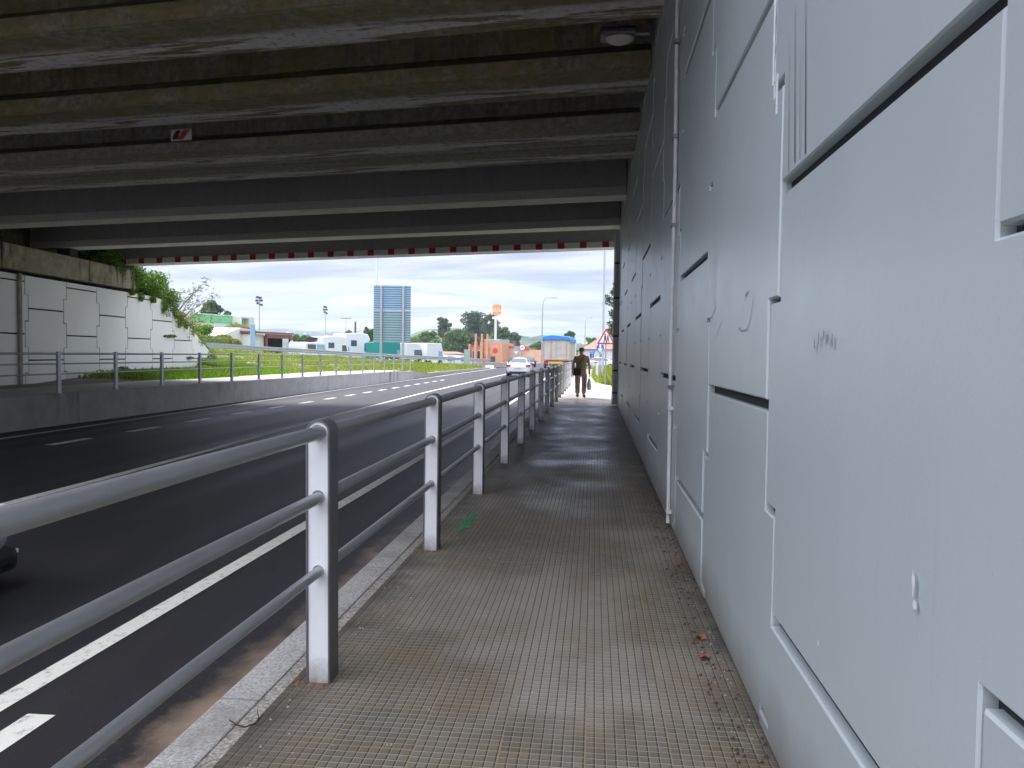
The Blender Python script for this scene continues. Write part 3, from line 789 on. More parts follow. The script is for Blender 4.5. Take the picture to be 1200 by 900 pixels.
for z, r in ((1.10, .0305), (.82, .026), (.495, .0225)):
    m = MB(); ya = Y0+SP*k0
    pts = []; y = ya
    while y < Y0+SP*15+.1: pts.append((random.uniform(-.0015, .0015), y, z+random.uniform(-.002, .002))); y += SP/2
    m.tube(pts, r, 20); m.build('rail', M['galvanised'], rl)
# rust and grit at the foot of the nearest posts
m = MB()
for k in (0, 1, 2):
    rr = random.Random(k)
    for i in range(26):
        a = rr.uniform(0, 6.28); d = rr.uniform(.055, .11); s = rr.uniform(.004, .012)
        x, y = d*math.cos(a), Y0+SP*k-.03+d*.8*math.sin(a)
        x -= 1.18
        m.add([(x-s, y-s, .001), (x+s, y-s*.5, .001), (x+s*.6, y+s, .001), (x-s*.3, y, .001+s*1.1)], [(0, 1, 3), (1, 2, 3), (2, 0, 3), (0, 2, 1)])
o = m.build('rust_grit', M['rust']); tag(o, 'rust flakes around the feet of the nearest railing posts', 'grit', kind='stuff')

# far railing
fr = empty('far_railing', (-12.15, 0, 0), 0, 'grey steel railing with three thin rails on top of the low wall across the road', 'railing')
m = MB(); m.bbox(-.03, .03, -.05, .05, 0, .95, .008); m.box(-.05, .05, -.08, .08, 0, .012)
first = None; y = 16.3-2.1*6; ysf = []
while y < 50.3:
    z = pl(WALKZ, y)+.012
    if first is None: first = m.build('post', M['grey_metal'], fr, (0, y, z)); p = first
    else: p = first.copy(); col.objects.link(p); p.parent = fr; p.location = (0, y, z)
    ysf.append(y); y += 2.1 if y > 15 else 2.1
for zz, r in ((.90, .024), (.67, .018), (.44, .018)):
    m = MB(); m.tube([(.0, y, pl(WALKZ, y)+.012+zz) for y in ysf], r, 10); m.build('rail', M['galvanised'], fr)
# ================================================================== vehicles
def wheel(parent, x, y, z, r=.32, w=.2, side=1):
    m = MB(); m.tube([(x-w/2, y, z), (x-w/2+.02, y, z), (x+w/2-.02, y, z), (x+w/2, y, z)], [r-.03, r, r, r-.03], 28)
    o = m.build('wheel', M['rubber'], parent)
    m = MB(); xo = x+side*(w/2+.004)
    m.disc((xo, y, z), (1, 0, 0), r*.62, .012, 20)
    m.build('rim', M['rim_silver'], o)
    return o
def loft(stations, smooth=True):
    """stations: list of (y, [(x, z), ...]) same count, half section from bottom centre to top centre; mirrored"""
    m = MB(); k = len(stations[0][1]); ring = 2*k-2
    vs = []
    for y, pts in stations:
        vs += [(x, y, z) for x, z in pts]+[(-x, y, z) for x, z in pts[-2:0:-1]]
    fs = [(i*ring+j, i*ring+(j+1) % ring, (i+1)*ring+(j+1) % ring, (i+1)*ring+j) for i in range(len(stations)-1) for j in range(ring)]
    m.add(vs, fs, 0, smooth); n = len(vs)-ring
    m.add(vs[:ring], [list(range(ring))[::-1]]); m.add(vs[n:], [list(range(ring))])
    return m
def car(label, loc, rz, paint, cat='car'):
    """five door saloon; its nose points along local +y, rear bumper at y=0"""
    r = empty('parked_car' if 'parked' in label else 'car', loc, rz, label, cat)
    def sec(w, zb, zs, zt, wt):
        return [(0, zb), (w*.86, zb), (w*.97, zb+.12), (w, zb+.32), (w*.985, zs-.06), (w*.93, zs), (wt, (zs+zt)/2), (wt*.93, zt-.03), (0, zt)]
    S = [(0, sec(.70, .36, .70, .72, .5)), (.06, sec(.80, .27, .88, .90, .6)), (.25, sec(.86, .22, .96, .99, .66)), (.55, sec(.89, .20, .98, 1.04, .66)),
         (1.15, sec(.90, .18, .96, 1.34, .58)), (1.7, sec(.90, .18, .95, 1.43, .58)), (2.3, sec(.90, .18, .93, 1.42, .58)), (2.8, sec(.90, .18, .92, 1.28, .60)),
         (3.35, sec(.89, .18, .90, .98, .66)), (3.9, sec(.87, .20, .76, .82, .62)), (4.25, sec(.82, .22, .60, .66, .55)), (4.42, sec(.70, .26, .46, .49, .48))]
    m = loft(S); b = m.build('body', paint, r, recalc=True)
    s = b.modifiers.new('s', 'SUBSURF'); s.levels = s.render_levels = 2
    # glasshouse panes, slightly proud of the body
    m = MB(); m.add([(-.60, .52, 1.03), (.60, .52, 1.03), (.50, 1.08, 1.325), (-.50, 1.08, 1.325)], [(0, 1, 2, 3)]); m.v = [(x, y-.035, z+.012) for x, y, z in m.v]
    m.build('rear_window', M['glass'], r)
    m = MB(); m.add([(-.60, 3.28, 1.01), (.60, 3.28, 1.01), (.50, 2.82, 1.27), (-.50, 2.82, 1.27)], [(0, 1, 2, 3)]); m.v = [(x, y+.05, z+.03) for x, y, z in m.v]
    m.build('windscreen', M['glass'], r)
    for sx in (-1, 1):
        for y0, y1, y2, y3 in ((.95, 1.95, 1.95, 1.28), (2.02, 3.1, 2.72, 2.02)):
            m = MB(); m.add([(sx*.865, y0, .99), (sx*.865, y1, .99), (sx*.655, y2, 1.31), (sx*.655, y3, 1.31)], [(0, 1, 2, 3)]); m.build('side_window', M['glass'], r)
        m = MB(); m.bbox(sx*.73-.17, sx*.73+.17, -.03, .25, .76, .90, .03); m.build('tail_light', M['tail_red'], r)
        m = MB(); m.bbox(sx*.60-.17, sx*.60+.17, 4.05, 4.27, .50, .61, .03); m.build('headlight', M['sign_white'], r)
        m = MB(); m.bbox(sx*.98-.09, sx*.98+.09, 2.72, 2.84, .95, 1.07, .02); m.build('mirror', paint, r)
        for y in (.85, 3.45): wheel(r, sx*.80, y, .32, .32, .21, sx)
    m = MB(); m.bbox(-.62, .62, -.035, .1, .24, .40, .02); m.build('bumper_insert', M['black_plastic'], r)
    m = MB(); m.bbox(-.26, .26, -.045, -.02, .62, .73, .005); m.build('number_plate', M['plate'], r)
    m = MB(); m.bbox(-.5, .5, 4.28, 4.40, .26, .40, .02); m.build('grille', M['black_plastic'], r)
    m = MB(); m.bbox(-.80, .80, 3.98, 4.34, .15, .33, .07); m.build('front_bumper', M['black_plastic'], r)
    for sx in (-1, 1):
        m = MB(); m.bbox(sx*.72-.05, sx*.72+.05, 4.32, 4.36, .26, .29, .008); m.build('fog_lamp', M['sign_white'], r)
    return r
p = Vector((-5.05, 55.2, 0)); p.z = road_z(-5.6)
car('white saloon car driving away on the road, seen from behind beside the railing', (-5.58, 56.0, road_z(-5.58)+.005), R(2.5), M['car_white'])
q = at(622, 421, 105)
car('small dark blue car just ahead of the white one', (q.x, q.y, -.26), R(20), M['car_dark'])
nc = car('white car whose front corner just enters at the left edge of the near lane', (-4.56, .33, road_z(-4.6)+.005), R(0), M['car_white'])

def van_body(pts, w, bev=.06):
    """side outline (y, z) extruded to width w and rounded"""
    bm = bmesh.new(); vs = [bm.verts.new((-w/2, y, z)) for y, z in pts]; f = bm.faces.new(vs)
    ex = bmesh.ops.extrude_face_region(bm, geom=[f])
    for v in [e for e in ex['geom'] if isinstance(e, bmesh.types.BMVert)]: v.co.x = w/2
    bmesh.ops.recalc_face_normals(bm, faces=bm.faces)
    bmesh.ops.bevel(bm, geom=bm.edges[:], offset=bev, segments=3, affect='EDGES', profile=.5)
    m = MB(); m.addbm(bm); return m
# lorry with a sheeted load, seen from behind
tr = empty('lorry', (-3.62, 72, road_z(-3.6)+.004), R(-2.2), 'tall tan lorry with a blue sheet over its load, seen from behind', 'lorry')
m = MB(); m.bbox(-1.24, 1.24, 0, 8.6, 1.10, 3.22, .03)
for i in range(7): m.bbox(1.24, 1.29, .3+i*1.2, .42+i*1.2, 1.12, 3.2, .01); m.bbox(-1.29, -1.24, .3+i*1.2, .42+i*1.2, 1.12, 3.2, .01)
m.build('load_body', M['truck_tan'], tr)
m = MB()
for x in (-1.18, -.48, .98): m.bbox(x-.035, x+.035, -.05, 0.0, 1.12, 3.2, .01)
m.bbox(-1.2, 1.2, -.04, 0, 1.10, 1.22, .01); m.bbox(-1.2, 1.2, -.04, 0, 3.10, 3.2, .01)
m.build('tailboard_frame', M['truck_pink'], tr)
m = MB(); m.bbox(-.02, .02, -.045, 0, 1.2, 3.1, .01); m.bbox(.1, .5, -.03, 0, 2.25, 2.31, .01); m.bbox(.25, .8, -.03, 0, 1.62, 1.67, .01); m.build('door_bars', M['grey_metal'], tr)
m = MB(); rr = random.Random(5); N = 18
vs = []; 
for j in range(N+1):
    y = -.10+8.8*j/N
    for i, (x, z) in enumerate([(-1.31, 2.98), (-1.30, 3.22), (-1.15, 3.42), (-.4, 3.50), (.4, 3.46), (1.15, 3.36), (1.32, 3.20), (1.33, 2.85)]):
        dz = rr.uniform(-.05, .05); vs.append((x, y, z+dz-(.10 if j in (0, N) and 1 < i < 6 else 0)))
fs = [(j*8+i, j*8+i+1, j*8+i+9, j*8+i+8) for j in range(N) for i in range(7)]
m.add(vs, fs, 0, False)
m.add([vs[i] for i in range(8)]+[(vs[i][0], -.12, 3.05) for i in range(8)], [(i, i+1, 9+i, 8+i) for i in range(1, 6)])
o = m.build('tarpaulin', M['tarp_blue'], tr); sd = o.modifiers.new('t', 'SOLIDIFY'); sd.thickness = .03
m = MB(); m.bbox(-1.1, 1.1, .1, 8.4, .75, 1.08, .02); m.build('chassis', M['black_plastic'], tr)
m = MB(); m.bbox(-.62, .62, -.06, -.01, .78, 1.0, .01); m.build('warning_board', M['yellow_board'], tr)
for sx in (-1, 1):
    m = MB(); m.bbox(sx*.95-.22, sx*.95+.22, -.05, .03, .72, .98, .02); m.build('tail_light', M['tail_red'], tr)
    m = MB(); m.bbox(sx*.68-.03, sx*.68+.03, -.05, .02, .4, 1.0, .01); m.build('bracket', M['plain_white'], tr)
    for y in (1.0, 2.2, 3.4): wheel(tr, sx*1.02, y, .5, .5, .35, sx)
    wheel(tr, sx*1.02, 9.6, .5, .5, .3, sx)
van_body([(8.9, .6), (11.0, .6), (11.15, 1.6), (10.9, 2.9), (9.0, 3.0)], 2.4).build('cab', M['plain_white'], tr)
m = MB(); m.bbox(-.9, .9, -.07, -.01, .42, .58, .01); m.build('bumper', M['rim_silver'], tr)

# ---- vans and trucks standing on the level beyond the bank
def side_van(name, label, cat, px0, px1, d, ztop_px, kind, paint='car_white', zg=.3, face=1, group=None):
    """vehicle seen from its side, spanning two bearings; nose to the right"""
    a, b = at(px0, 410, d), at(px1, 410, d*1.04); L = (b-a).length; ht = at((px0+px1)/2, ztop_px, d).z-zg
    rz = math.atan2(b.y-a.y, b.x-a.x)-math.pi/2
    r = empty(name, (a.x, a.y, zg), rz, label, cat, group)
    w = 2.1; X = w/2
    if kind == 'camper':
        pts = [(0, .4), (L, .4), (L, .95), (L*.86, 1.25), (L*.74, ht*.70), (L*.80, ht*.78), (L*.72, ht*.97), (L*.45, ht), (.1, ht*.96), (0, ht*.85)]
    elif kind == 'van':
        pts = [(0, .4), (L, .4), (L, .95), (L*.84, 1.2), (L*.72, ht*.97), (L*.6, ht), (.1, ht), (0, ht*.9)]
    elif kind == 'low':
        pts = [(0, .35), (L, .35), (L, .9), (L*.9, 1.05), (L*.8, ht), (.15, ht), (0, ht*.85)]
    elif kind == 'cab':
        pts = [(0, .6), (L, .6), (L*1.0, 1.5), (L*.93, ht*.75), (L*.75, ht), (0, ht)]
    elif kind == 'luton':
        pts = [(0, .7), (L*.97, .7), (L, 1.4), (L*.90, ht*.80), (L*.84, ht), (0, ht)]
    van_body(pts, w, .07).build('body', M[paint], r)
    # panes on the near flank (local +x looks to the road)
    def pane(y0, z0, y1, z1, sl=0, mat='glass', nm='side_window'):
        m = MB(); m.prism([(y0, z0), (y1+sl*.0, z0), (y1-sl, z1), (y0, z1)], 'x', X-.005, X+.012); m.build(nm, M[mat], r)
    if kind in ('camper', 'van'):
        pane(L*.60, 1.15, L*.76, ht*.66, .15); 
        pane(L*.78, 1.2, L*.84, ht*.60, .15, 'sky_glass')
    if kind == 'camper': pane(L*.18, ht*.55, L*.36, ht*.75)
    if kind == 'low': pane(.25, ht*.55, L*.42, ht*.88); pane(L*.46, ht*.55, L*.84, ht*.88, .2, 'sky_glass')
    if kind in ('cab', 'luton'): pane(L*(.45 if kind == 'cab' else .66), ht*.42, L*.93, ht*.66 if kind == 'luton' else ht*.70, .2, 'glass' if kind == 'cab' else 'sky_glass')
    # windscreen on the sloping front
    m = MB(); i = 3 if kind in ('camper', 'van', 'low') else 2
    (y0, z0), (y1, z1) = pts[i], pts[i+1]
    m.add([(-X*.85, y0+.04, z0+.06), (X*.85, y0+.04, z0+.06), (X*.85, y1+.04, z1-.06), (-X*.85, y1+.04, z1-.06)], [(0, 1, 2, 3)]); m.build('windscreen', M['sky_glass'], r)
    for y in (L*.2, L*.82):
        for sx in (-1, 1): wheel(r, sx*(X-.12), y, .34, .34, .2, sx)
    return r
GV = 'vehicles standing beyond the grass bank'
side_van('estate_car', 'low white estate car parked left of the motorhomes', 'car', 348, 376, 70, 401, 'low', zg=.75, group=GV)
side_van('motorhome', 'white motorhome with a dark tinted cab window, nearest the low estate car', 'motorhome', 370, 408, 74, 393.5, 'camper', zg=.4, group=GV)
side_van('motorhome', 'taller white motorhome with a blue reflecting windscreen beside the bushy tree', 'motorhome', 397, 434, 80, 390, 'camper', zg=.4, group=GV)
tk = side_van('flatbed_truck', 'teal truck standing partly behind the big ribbed panel', 'truck', 437, 466, 78, 401, 'luton', 'teal', zg=.2, group=GV)
side_van('truck_cab', 'white truck cab just right of the teal truck', 'truck', 466, 486.5, 80, 402, 'cab', zg=.2, group=GV)
side_van('box_van', 'white high roofed van to the right of the truck cab', 'van', 491, 511, 84, 402, 'luton', zg=.0, group=GV)
for i, (x0, x1, yt, d, lab) in enumerate(((503, 514, 417, 97, 'pale car behind the guardrail under the high roofed van'), (515, 530, 418, 99, 'white car behind the guardrail, middle of three'), (531, 545, 419, 101, 'white car behind the guardrail beside the green board'))):
    side_van('estate_car', lab, 'car', x0, x1, d, yt-2, 'low', zg=-.4, group=GV)

# ================================================================== guardrail on the crest of the bank
gp = [at(240, 401.2, 41), at(262, 402.6, 46), at(300, 405.5, 52), at(350, 408.3, 59), at(400, 411.5, 65), at(437, 413.8, 70), at(470, 415.8, 75), at(500, 417, 80), at(530, 418.5, 86), at(548, 419.3, 90), at(575, 421, 98)]
gb = empty('guardrail', gp[0], 0, 'galvanised guardrail running along the crest of the grass bank', 'guardrail')
m = MB(); o0 = gp[0]
prof = [(0, .31), (.05, .27), (.05, .20), (0, .155), (.05, .11), (.05, .04), (0, 0)]
vs = [(p.x-o0.x+.3*dx, p.y-o0.y-dx, p.z-o0.z-.31+dz) for p in gp for dx, dz in prof]
n = len(prof); m.add(vs, [(j*n+i, j*n+i+1, j*n+n+i+1, j*n+n+i) for j in range(len(gp)-1) for i in range(n-1)])
b = m.build('beam', M['grey_metal'], gb); s = b.modifiers.new('t', 'SOLIDIFY'); s.thickness = .01
tot = 0; last = 0
for a, c in zip(gp, gp[1:]):
    L = (c-a).length; k = max(1, int(L/4))
    for i in range(k):
        p = a+(c-a)*(i/k)-o0; m = MB(); m.bbox(p.x-.25, p.x-.15, p.y+.08, p.y+.16, p.z-1.4, p.z-.02, .01); m.build('post', M['grey_metal'], gb)

# ================================================================== signs and masts
sp = empty('direction_sign', (0, 0, 0), 0, 'back of a big ribbed metal direction sign on two posts above the grass bank', 'sign')
a, b = at(437.5, 334, 60), at(482, 334, 60); c = at(459, 363.5, 60); e = at(459, 401.5, 60)
sp.location = (a.x, a.y, 0); sp.rotation_euler = (0, 0, math.atan2(b.y-a.y, b.x-a.x)); W = math.hypot(b.x-a.x, b.y-a.y)
for zt, zb, mt, n in ((a.z, c.z+.012, 'panel_blue', 11), (c.z-.012, e.z, 'panel_green', 13)):
    m = MB(); h = (zt-zb)/n
    for i in range(n):
        z = zb+i*h; m.bbox(.02, W-.02, -.03, .018, z+.045, z+h-.03, .006)
    pn = m.build('panel', M[mt], sp); m = MB(); m.box(.04, W-.04, .02, .045, zb+.01, zt-.01); m.build('backing', M['slat_gap'], pn)
for f in (.22, .80):
    m = MB(); m.bbox(W*f-.09, W*f+.09, -.24, -.035, .7, a.z-.03, .02); m.build('post', M['grey_metal'], sp)

def mast(name, label, cat, px, ptop, d, zb, r=.09, mat='grey_metal', arm=None, group=None, headkind=None):
    t_ = at(px, ptop, d); e = empty(name, (t_.x, t_.y, zb), -YAW*0, label, cat, group); H = t_.z-zb
    m = MB()
    if arm:
        pts = [(0, 0, 0), (0, 0, H*.5), (0, 0, H*.86)]
        for i in range(1, 7): a = i/6*math.pi/2; pts.append((arm*.45*(1-math.cos(a)), 0, H*.86+H*.14*math.sin(a)))
        pts.append((arm, 0, H*1.005)); m.tube(pts, [r, r*.8, r*.65]+[r*.5]*7, 10)
        m.build('pole', M[mat], e); m = MB(); m.bbox(arm-.1 if arm > 0 else arm-.6, arm+.6 if arm > 0 else arm+.1, -.14, .14, H*1.0-.05, H*1.0+.08, .03); m.build('lamp_head', M['grey_metal'], e)
    else:
        m.tube([(0, 0, 0), (0, 0, H)], [r, r*.6], 10); m.build('pole', M[mat], e)
    if headkind == 'flood':
        for (x, z) in ((-.45, -.5), (.35, -.5), (-.25, -1.3+.3), (.35, -1.25), (.15, 0), (-.35, .1)):
            m = MB(); m.bbox(x-.26, x+.26, -.22, .1, H+z-.2, H+z+.2, .04); m.build('floodlight', M['sign_dark'], e)
        m = MB(); m.box(-.6, .6, .1, .18, H-.55, H-.45); m.box(-.6, .6, .1, .18, H-.02, H+.06); m.build('bracket', M['grey_metal'], e)
    if headkind == 'base':
        m = MB(); m.bbox(-.35, .35, -.35, .35, 0, .3, .04); m.build('base', M['grey_metal'], e)
    if headkind == 'tee':
        m = MB(); m.bbox(-1.1, 1.1, -.15, .15, H-.1, H+.12, .03); m.build('lamp_head', M['grey_metal'], e)
    return e
LG = 'street lamps along the roads beyond the bridge'
mast('street_lamp', 'tall curved arm street lamp rising behind the lorry', 'street lamp', 636, 349, 100, -.3, .11, arm=1.3, group=LG)
mast('street_lamp', 'fainter curved arm street lamp above the pedestrian', 'street lamp', 686, 372.5, 150, -.3, .12, arm=.9, group=LG)
mast('street_lamp', 'small street lamp with an arm, right of the dark pole over the motorhomes', 'street lamp', 418, 386, 130, 0, .10, arm=3.6, group=LG)
mast('floodlight_mast', 'tall floodlight mast with a cluster of lamps above the red roofed shed', 'floodlight mast', 304, 349, 140, 0, .12, headkind='flood')
mast('floodlight_mast', 'slimmer floodlight mast in front of the far hills', 'floodlight mast', 381.5, 360, 160, 0, .12, headkind='flood').scale = (.7, .7, 1)
mast('street_lamp', 'thin mast with a flat double head between two taller poles', 'street lamp', 405.5, 373, 150, 0, .08, headkind='tee', group=LG)
mast('utility_pole', 'short dark wooden pole behind the motorhomes', 'pole', 416.5, 377, 110, 0, .22, 'bark')
mast('lamp_mast', 'thick white mast standing behind the ribbed sign', 'mast', 441.5, 288, 90, 0, .17, 'plain_white', headkind='base')
lh = at(455, 304, 60); m = MB(); bm = bmesh.new(); bmesh.ops.create_uvsphere(bm, u_segments=16, v_segments=8, radius=1)
mast('lamp_pole', 'thick lilac grey pole rising beside the warning triangle, out of view above', 'lamp post', 709, 270, 46, -.1, .085, 'lilac_metal')
mast('aerial_mast', 'hair thin aerial above the white and green building', 'aerial', 278, 366, 100, 3, .04)

# restaurant sign on its pole
t_ = at(582.5, 363, 180); rs = empty('pole_sign', (t_.x, t_.y, -.3), 0, 'round burger restaurant sign on a tall white pole', 'sign')
H = t_.z+.3
m = MB(); m.tube([(-.3, 0, 0), (-.3, 0, H-1.4)], .30, 14); m.build('pole', M['plain_white'], rs)
def bun(z0, z1, up):
    n = 16; pts = [(-1.08, z0), (1.08, z0)] if up else [(1.08, z0), (-1.08, z0)]
    arc = [((1.08 if up else -1.08)*math.cos(math.pi*i/n), z0+(z1-z0)*math.sin(math.pi*i/n)**.6) for i in range(1, n)]
    return pts+arc
for z0, z1, up in ((.42, 1.28, True), (-.46, -1.24, False)):
    m = MB(); m.prism(bun(H+z0, H+z1, up), 'y', -.16, .16); m.build('bun', M['orange_bun'], rs)
m = MB(); m.bbox(-1.12, 1.12, -.12, .12, H-.38, H+.36, .05); m.build('face', M['sign_white'], rs)
def text(s, size, mat, parent, loc, rot=(math.pi/2, 0, 0), name='lettering', ext=.01, sx=1):
    cu = bpy.data.curves.new(name, 'FONT'); cu.body = s; cu.size = size; cu.extrude = ext; cu.align_x = 'CENTER'; cu.align_y = 'CENTER'; cu.resolution_u = 3
    o = bpy.data.objects.new('tmp', cu); col.objects.link(o); dg = bpy.context.evaluated_depsgraph_get()
    me = bpy.data.meshes.new_from_object(o.evaluated_get(dg)); bpy.data.objects.remove(o)
    me.materials.clear(); me.materials.append(M[mat]); o = bpy.data.objects.new(name, me); col.objects.link(o); o.parent = parent
    o.location = loc; o.rotation_euler = rot; o.scale = (sx, 1, 1); return o
text('BURGER', .56, 'logo_red', rs, (0, -.14, H+.18)); text('KING', .62, 'logo_red', rs, (0, -.14, H-.20), sx=1.35)
m = MB(); m.bbox(-1.1, 1.1, -.1, .1, H-2.2, H-1.65, .04); m.build('small_board', M['sign_white'], rs)
text('24H', .42, 'logo_red', rs, (0, -.11, H-1.93)) if False else None

# warning triangle
tp = at(710.3, 397, 38); ts = empty('warning_sign', (tp.x, tp.y, -.05), -.0, 'red bordered warning triangle showing two walkers beside the path', 'sign')
zc = tp.z+.05; S = .46
def tri(s, cz=0): return [(-s, zc-s*.577+cz), (s, zc-s*.577+cz), (0, zc+s*1.155+cz)]
def rtri(s, rad):
    bm = bmesh.new(); return tri(s)
m = MB(); m.prism(tri(S), 'y', -.012, .012); o = m.build('border', M['sign_red'], ts); bv = o.modifiers.new('b', 'BEVEL'); bv.width = .02; bv.segments = 3
m = MB(); m.prism(tri(S*.73), 'y', -.018, -.0125); m.build('face', M['sign_white'], ts)
m = MB()
def walker(cx, s):
    m.disc((cx, -.021, zc+.20*s+.0), (0, 1, 0), .038*s, .004, 12)
    m.prism([(cx-.05*s, zc-.03*s), (cx+.05*s, zc-.03*s), (cx+.045*s, zc+.15*s), (cx-.045*s, zc+.15*s)], 'y', -.023, -.019)
    m.prism([(cx-.05*s, zc-.03*s), (cx, zc-.03*s), (cx-.05*s, zc-.22*s), (cx-.09*s, zc-.21*s)], 'y', -.023, -.019)
    m.prism([(cx, zc-.03*s), (cx+.05*s, zc-.03*s), (cx+.10*s, zc-.20*s), (cx+.06*s, zc-.22*s)], 'y', -.023, -.019)
walker(-.045, 1.0); walker(.085, .78)
m.build('walkers', M['sign_dark'], ts)
m = MB(); m.tube([(0, .04, 0), (0, .04, zc+.3)], .035, 10); m.build('post', M['grey_metal'], ts)
# round signs
def round_sign(name, label, px, py, d, r, ring, face, pic=None, zb=-.1, postm='grey_metal'):
    p = at(px, py, d); e = empty(name, (p.x, p.y, zb), 0, label, 'sign'); z = p.z-zb
    m = MB(); m.disc((0, 0, z), (0, 1, 0), r, .02, 28); m.build('rim', M[ring], e)
    m = MB(); m.disc((0, -.014, z), (0, 1, 0), r*(.76 if ring != face else .9), .01, 28); m.build('face', M[face], e)
    m = MB(); m.tube([(0, .04, 0), (0, .04, z+r*.5)], .035, 8); m.build('post', M[postm], e)
    if pic == 'arrow':
        m = MB(); m.prism([(x, z+q) for x, q in ((-.04, .26), (.06, .26), (.06, -.05), (.15, -.05), (.0, -.26), (-.15, -.05), (-.04, -.05))], 'y', -.025, -.0195)
        o = m.build('arrow', M['sign_white'], e)
    if pic == 'ring':
        m = MB()
        for k in range(3):
            a0 = k*2.094; arc = [(math.cos(a0+i*.26)*r*.55, math.sin(a0+i*.26)*r*.55) for i in range(6)]; arc2 = [(x*.72, y*.72) for x, y in arc][::-1]
            m.prism([(x, z+y) for x, y in arc+arc2], 'y', -.025, -.0195)
        m.build('arrows', M['sign_white'], e)
    if pic and pic.isdigit(): text(pic, r*.9, 'sign_dark', e, (0, -.021, z), name='number', ext=.002)
    return e
round_sign('mandatory_sign', 'blue round sign with a white arrow partly behind the warning triangle', 703.3, 407.5, 44, .22, 'sign_blue', 'sign_blue', 'arrow')
round_sign('roundabout_sign', 'small blue roundabout sign beyond the path, left of the arrow sign', 694, 412.5, 56, .19, 'sign_blue', 'sign_blue', 'ring')
round_sign('speed_limit_sign', 'red ringed round speed limit sign behind the white saloon car', 612, 407.3, 90, .40, 'sign_red', 'sign_white', '40')
p = at(605, 412, 92); e = empty('yield_sign', (p.x, p.y, -.2), 0, 'grey backed sign with a white triangle left of the speed limit sign', 'sign'); z = p.z+.2
m = MB(); m.bbox(-.30, .36, 0, .03, z-.5, z+.65, .02); m.build('board', M['sign_dark'] if False else M['grey_metal'], e)
m = MB(); m.prism([(-.28, z+.05), (.24, z+.05), (-.02, z-.40)][::-1], 'y', -.03, -.01); m.build('face', M['sign_white'], e)
m = MB(); m.tube([(.05, .05, 0), (.05, .05, z)], .05, 8); m.build('post', M['grey_metal'], e)
p = at(547, 414, 88); e = empty('green_board', (p.x, p.y, 0), 0, 'pale green upright board behind the guardrail', 'board')
m = MB(); m.bbox(-.30, .30, 0, .06, -.3, p.z+.42, .02); m.box(-.33, -.30, -.02, .08, -.3, p.z+.45); m.box(.30, .33, -.02, .08, -.3, p.z+.45)
m.build('board', M['green_board'], e)
p = at(564, 424, 92); e = empty('traffic_barrier', (p.x, p.y, -.5), 0, 'low red and white plastic barrier where the verge ends', 'barrier')
for i, mt in enumerate(('sign_white', 'sign_red', 'sign_white')):
    m = MB(); x = -1.6+i*1.05; m.prism([(-.22, 0), (.22, 0), (.12, .35), (.08, .62), (-.08, .62), (-.12, .35)], 'x', x, x+1.02); m.build('block', M[mt], e)

# pale railing and stake by the path on the right
wf = empty('verge_railing', (.86, 36.3, 0), R(18), 'short white railing at the edge of the grass by the dark downpipe', 'railing')
for x in (0, 1.7): m = MB(); m.bbox(x-.045, x+.045, -.04, .04, 0, 1.05, .01); m.build('post', M['plain_white'], wf)
for z in (.42, .72, 1.0): m = MB(); m.tube([(0, 0, z), (2.6, 0, z)], .024, 8); m.build('rail', M['plain_white'], wf)
m = MB(); m.bbox(-.07, .07, -.05, .05, 0, 1.02, .012)
st_ = m.build('marker_post', M['plain_white'], None, (.13, 41.8, 0)); tag(st_, 'white marker post at the grass corner right of the pedestrian', 'post')

# ================================================================== the pedestrian
def skin(name, verts, edges, radii, mat, parent, sub=2, root=0):
    me = bpy.data.meshes.new(name); me.from_pydata([Vector(v) for v in verts], edges, []); me.materials.append(mat)
    o = bpy.data.objects.new(name, me); col.objects.link(o); o.parent = parent
    md = o.modifiers.new('skin', 'SKIN'); md.use_smooth_shade = True
    for i, r in enumerate(radii):
        s = me.skin_vertices[0].data[i]; s.radius = r if isinstance(r, tuple) else (r, r); s.use_root = (i == root)
    sb = o.modifiers.new('sub', 'SUBSURF'); sb.levels = sb.render_levels = sub
    return o
pe = empty('person', (-.46, 26.45, .003), R(0), 'person in olive shirt and brown trousers walking away along the walkway with two bags', 'person')
V = [(0, 0, .92), (0, .01, 1.08), (0, .015, 1.25), (0, .0, 1.40), (0, .01, 1.49), (0, .03, 1.58), (0, .035, 1.66),   # 0-6 spine, neck, head
     (-.10, 0, .86), (-.105, -.03, .48), (-.10, -.10, .10), (-.10, .02, .045),     # 7-10 left leg trailing
     (.10, 0, .86), (.095, .10, .49), (.085, .09, .09), (.085, .21, .05),   # 11-14 right leg leading
     (-.19, 0, 1.38), (-.245, -.02, 1.12), (-.25, .05, .88), (-.25, .08, .79),  # 15-18 left arm
     (.19, 0, 1.38), (.245, -.02, 1.12), (.25, -.01, .87), (.25, -.01, .78)]
E_ = [(0, 1), (1, 2), (2, 3), (3, 4), (4, 5), (5, 6), (0, 7), (7, 8), (8, 9), (9, 10), (0, 11), (11, 12), (12, 13), (13, 14), (3, 15), (15, 16), (16, 17), (17, 18), (3, 19), (19, 20), (20, 21), (21, 22)]
Rr = [(.14, .10), (.15, .11), (.165, .115), (.14, .09), .05, (.075, .09), (.06, .075), .085, .06, .042, .04, .085, .06, .042, .04, .06, .042, .034, .032, .06, .042, .034, .032]
skin('body', V, E_, Rr, M['skin'], pe)
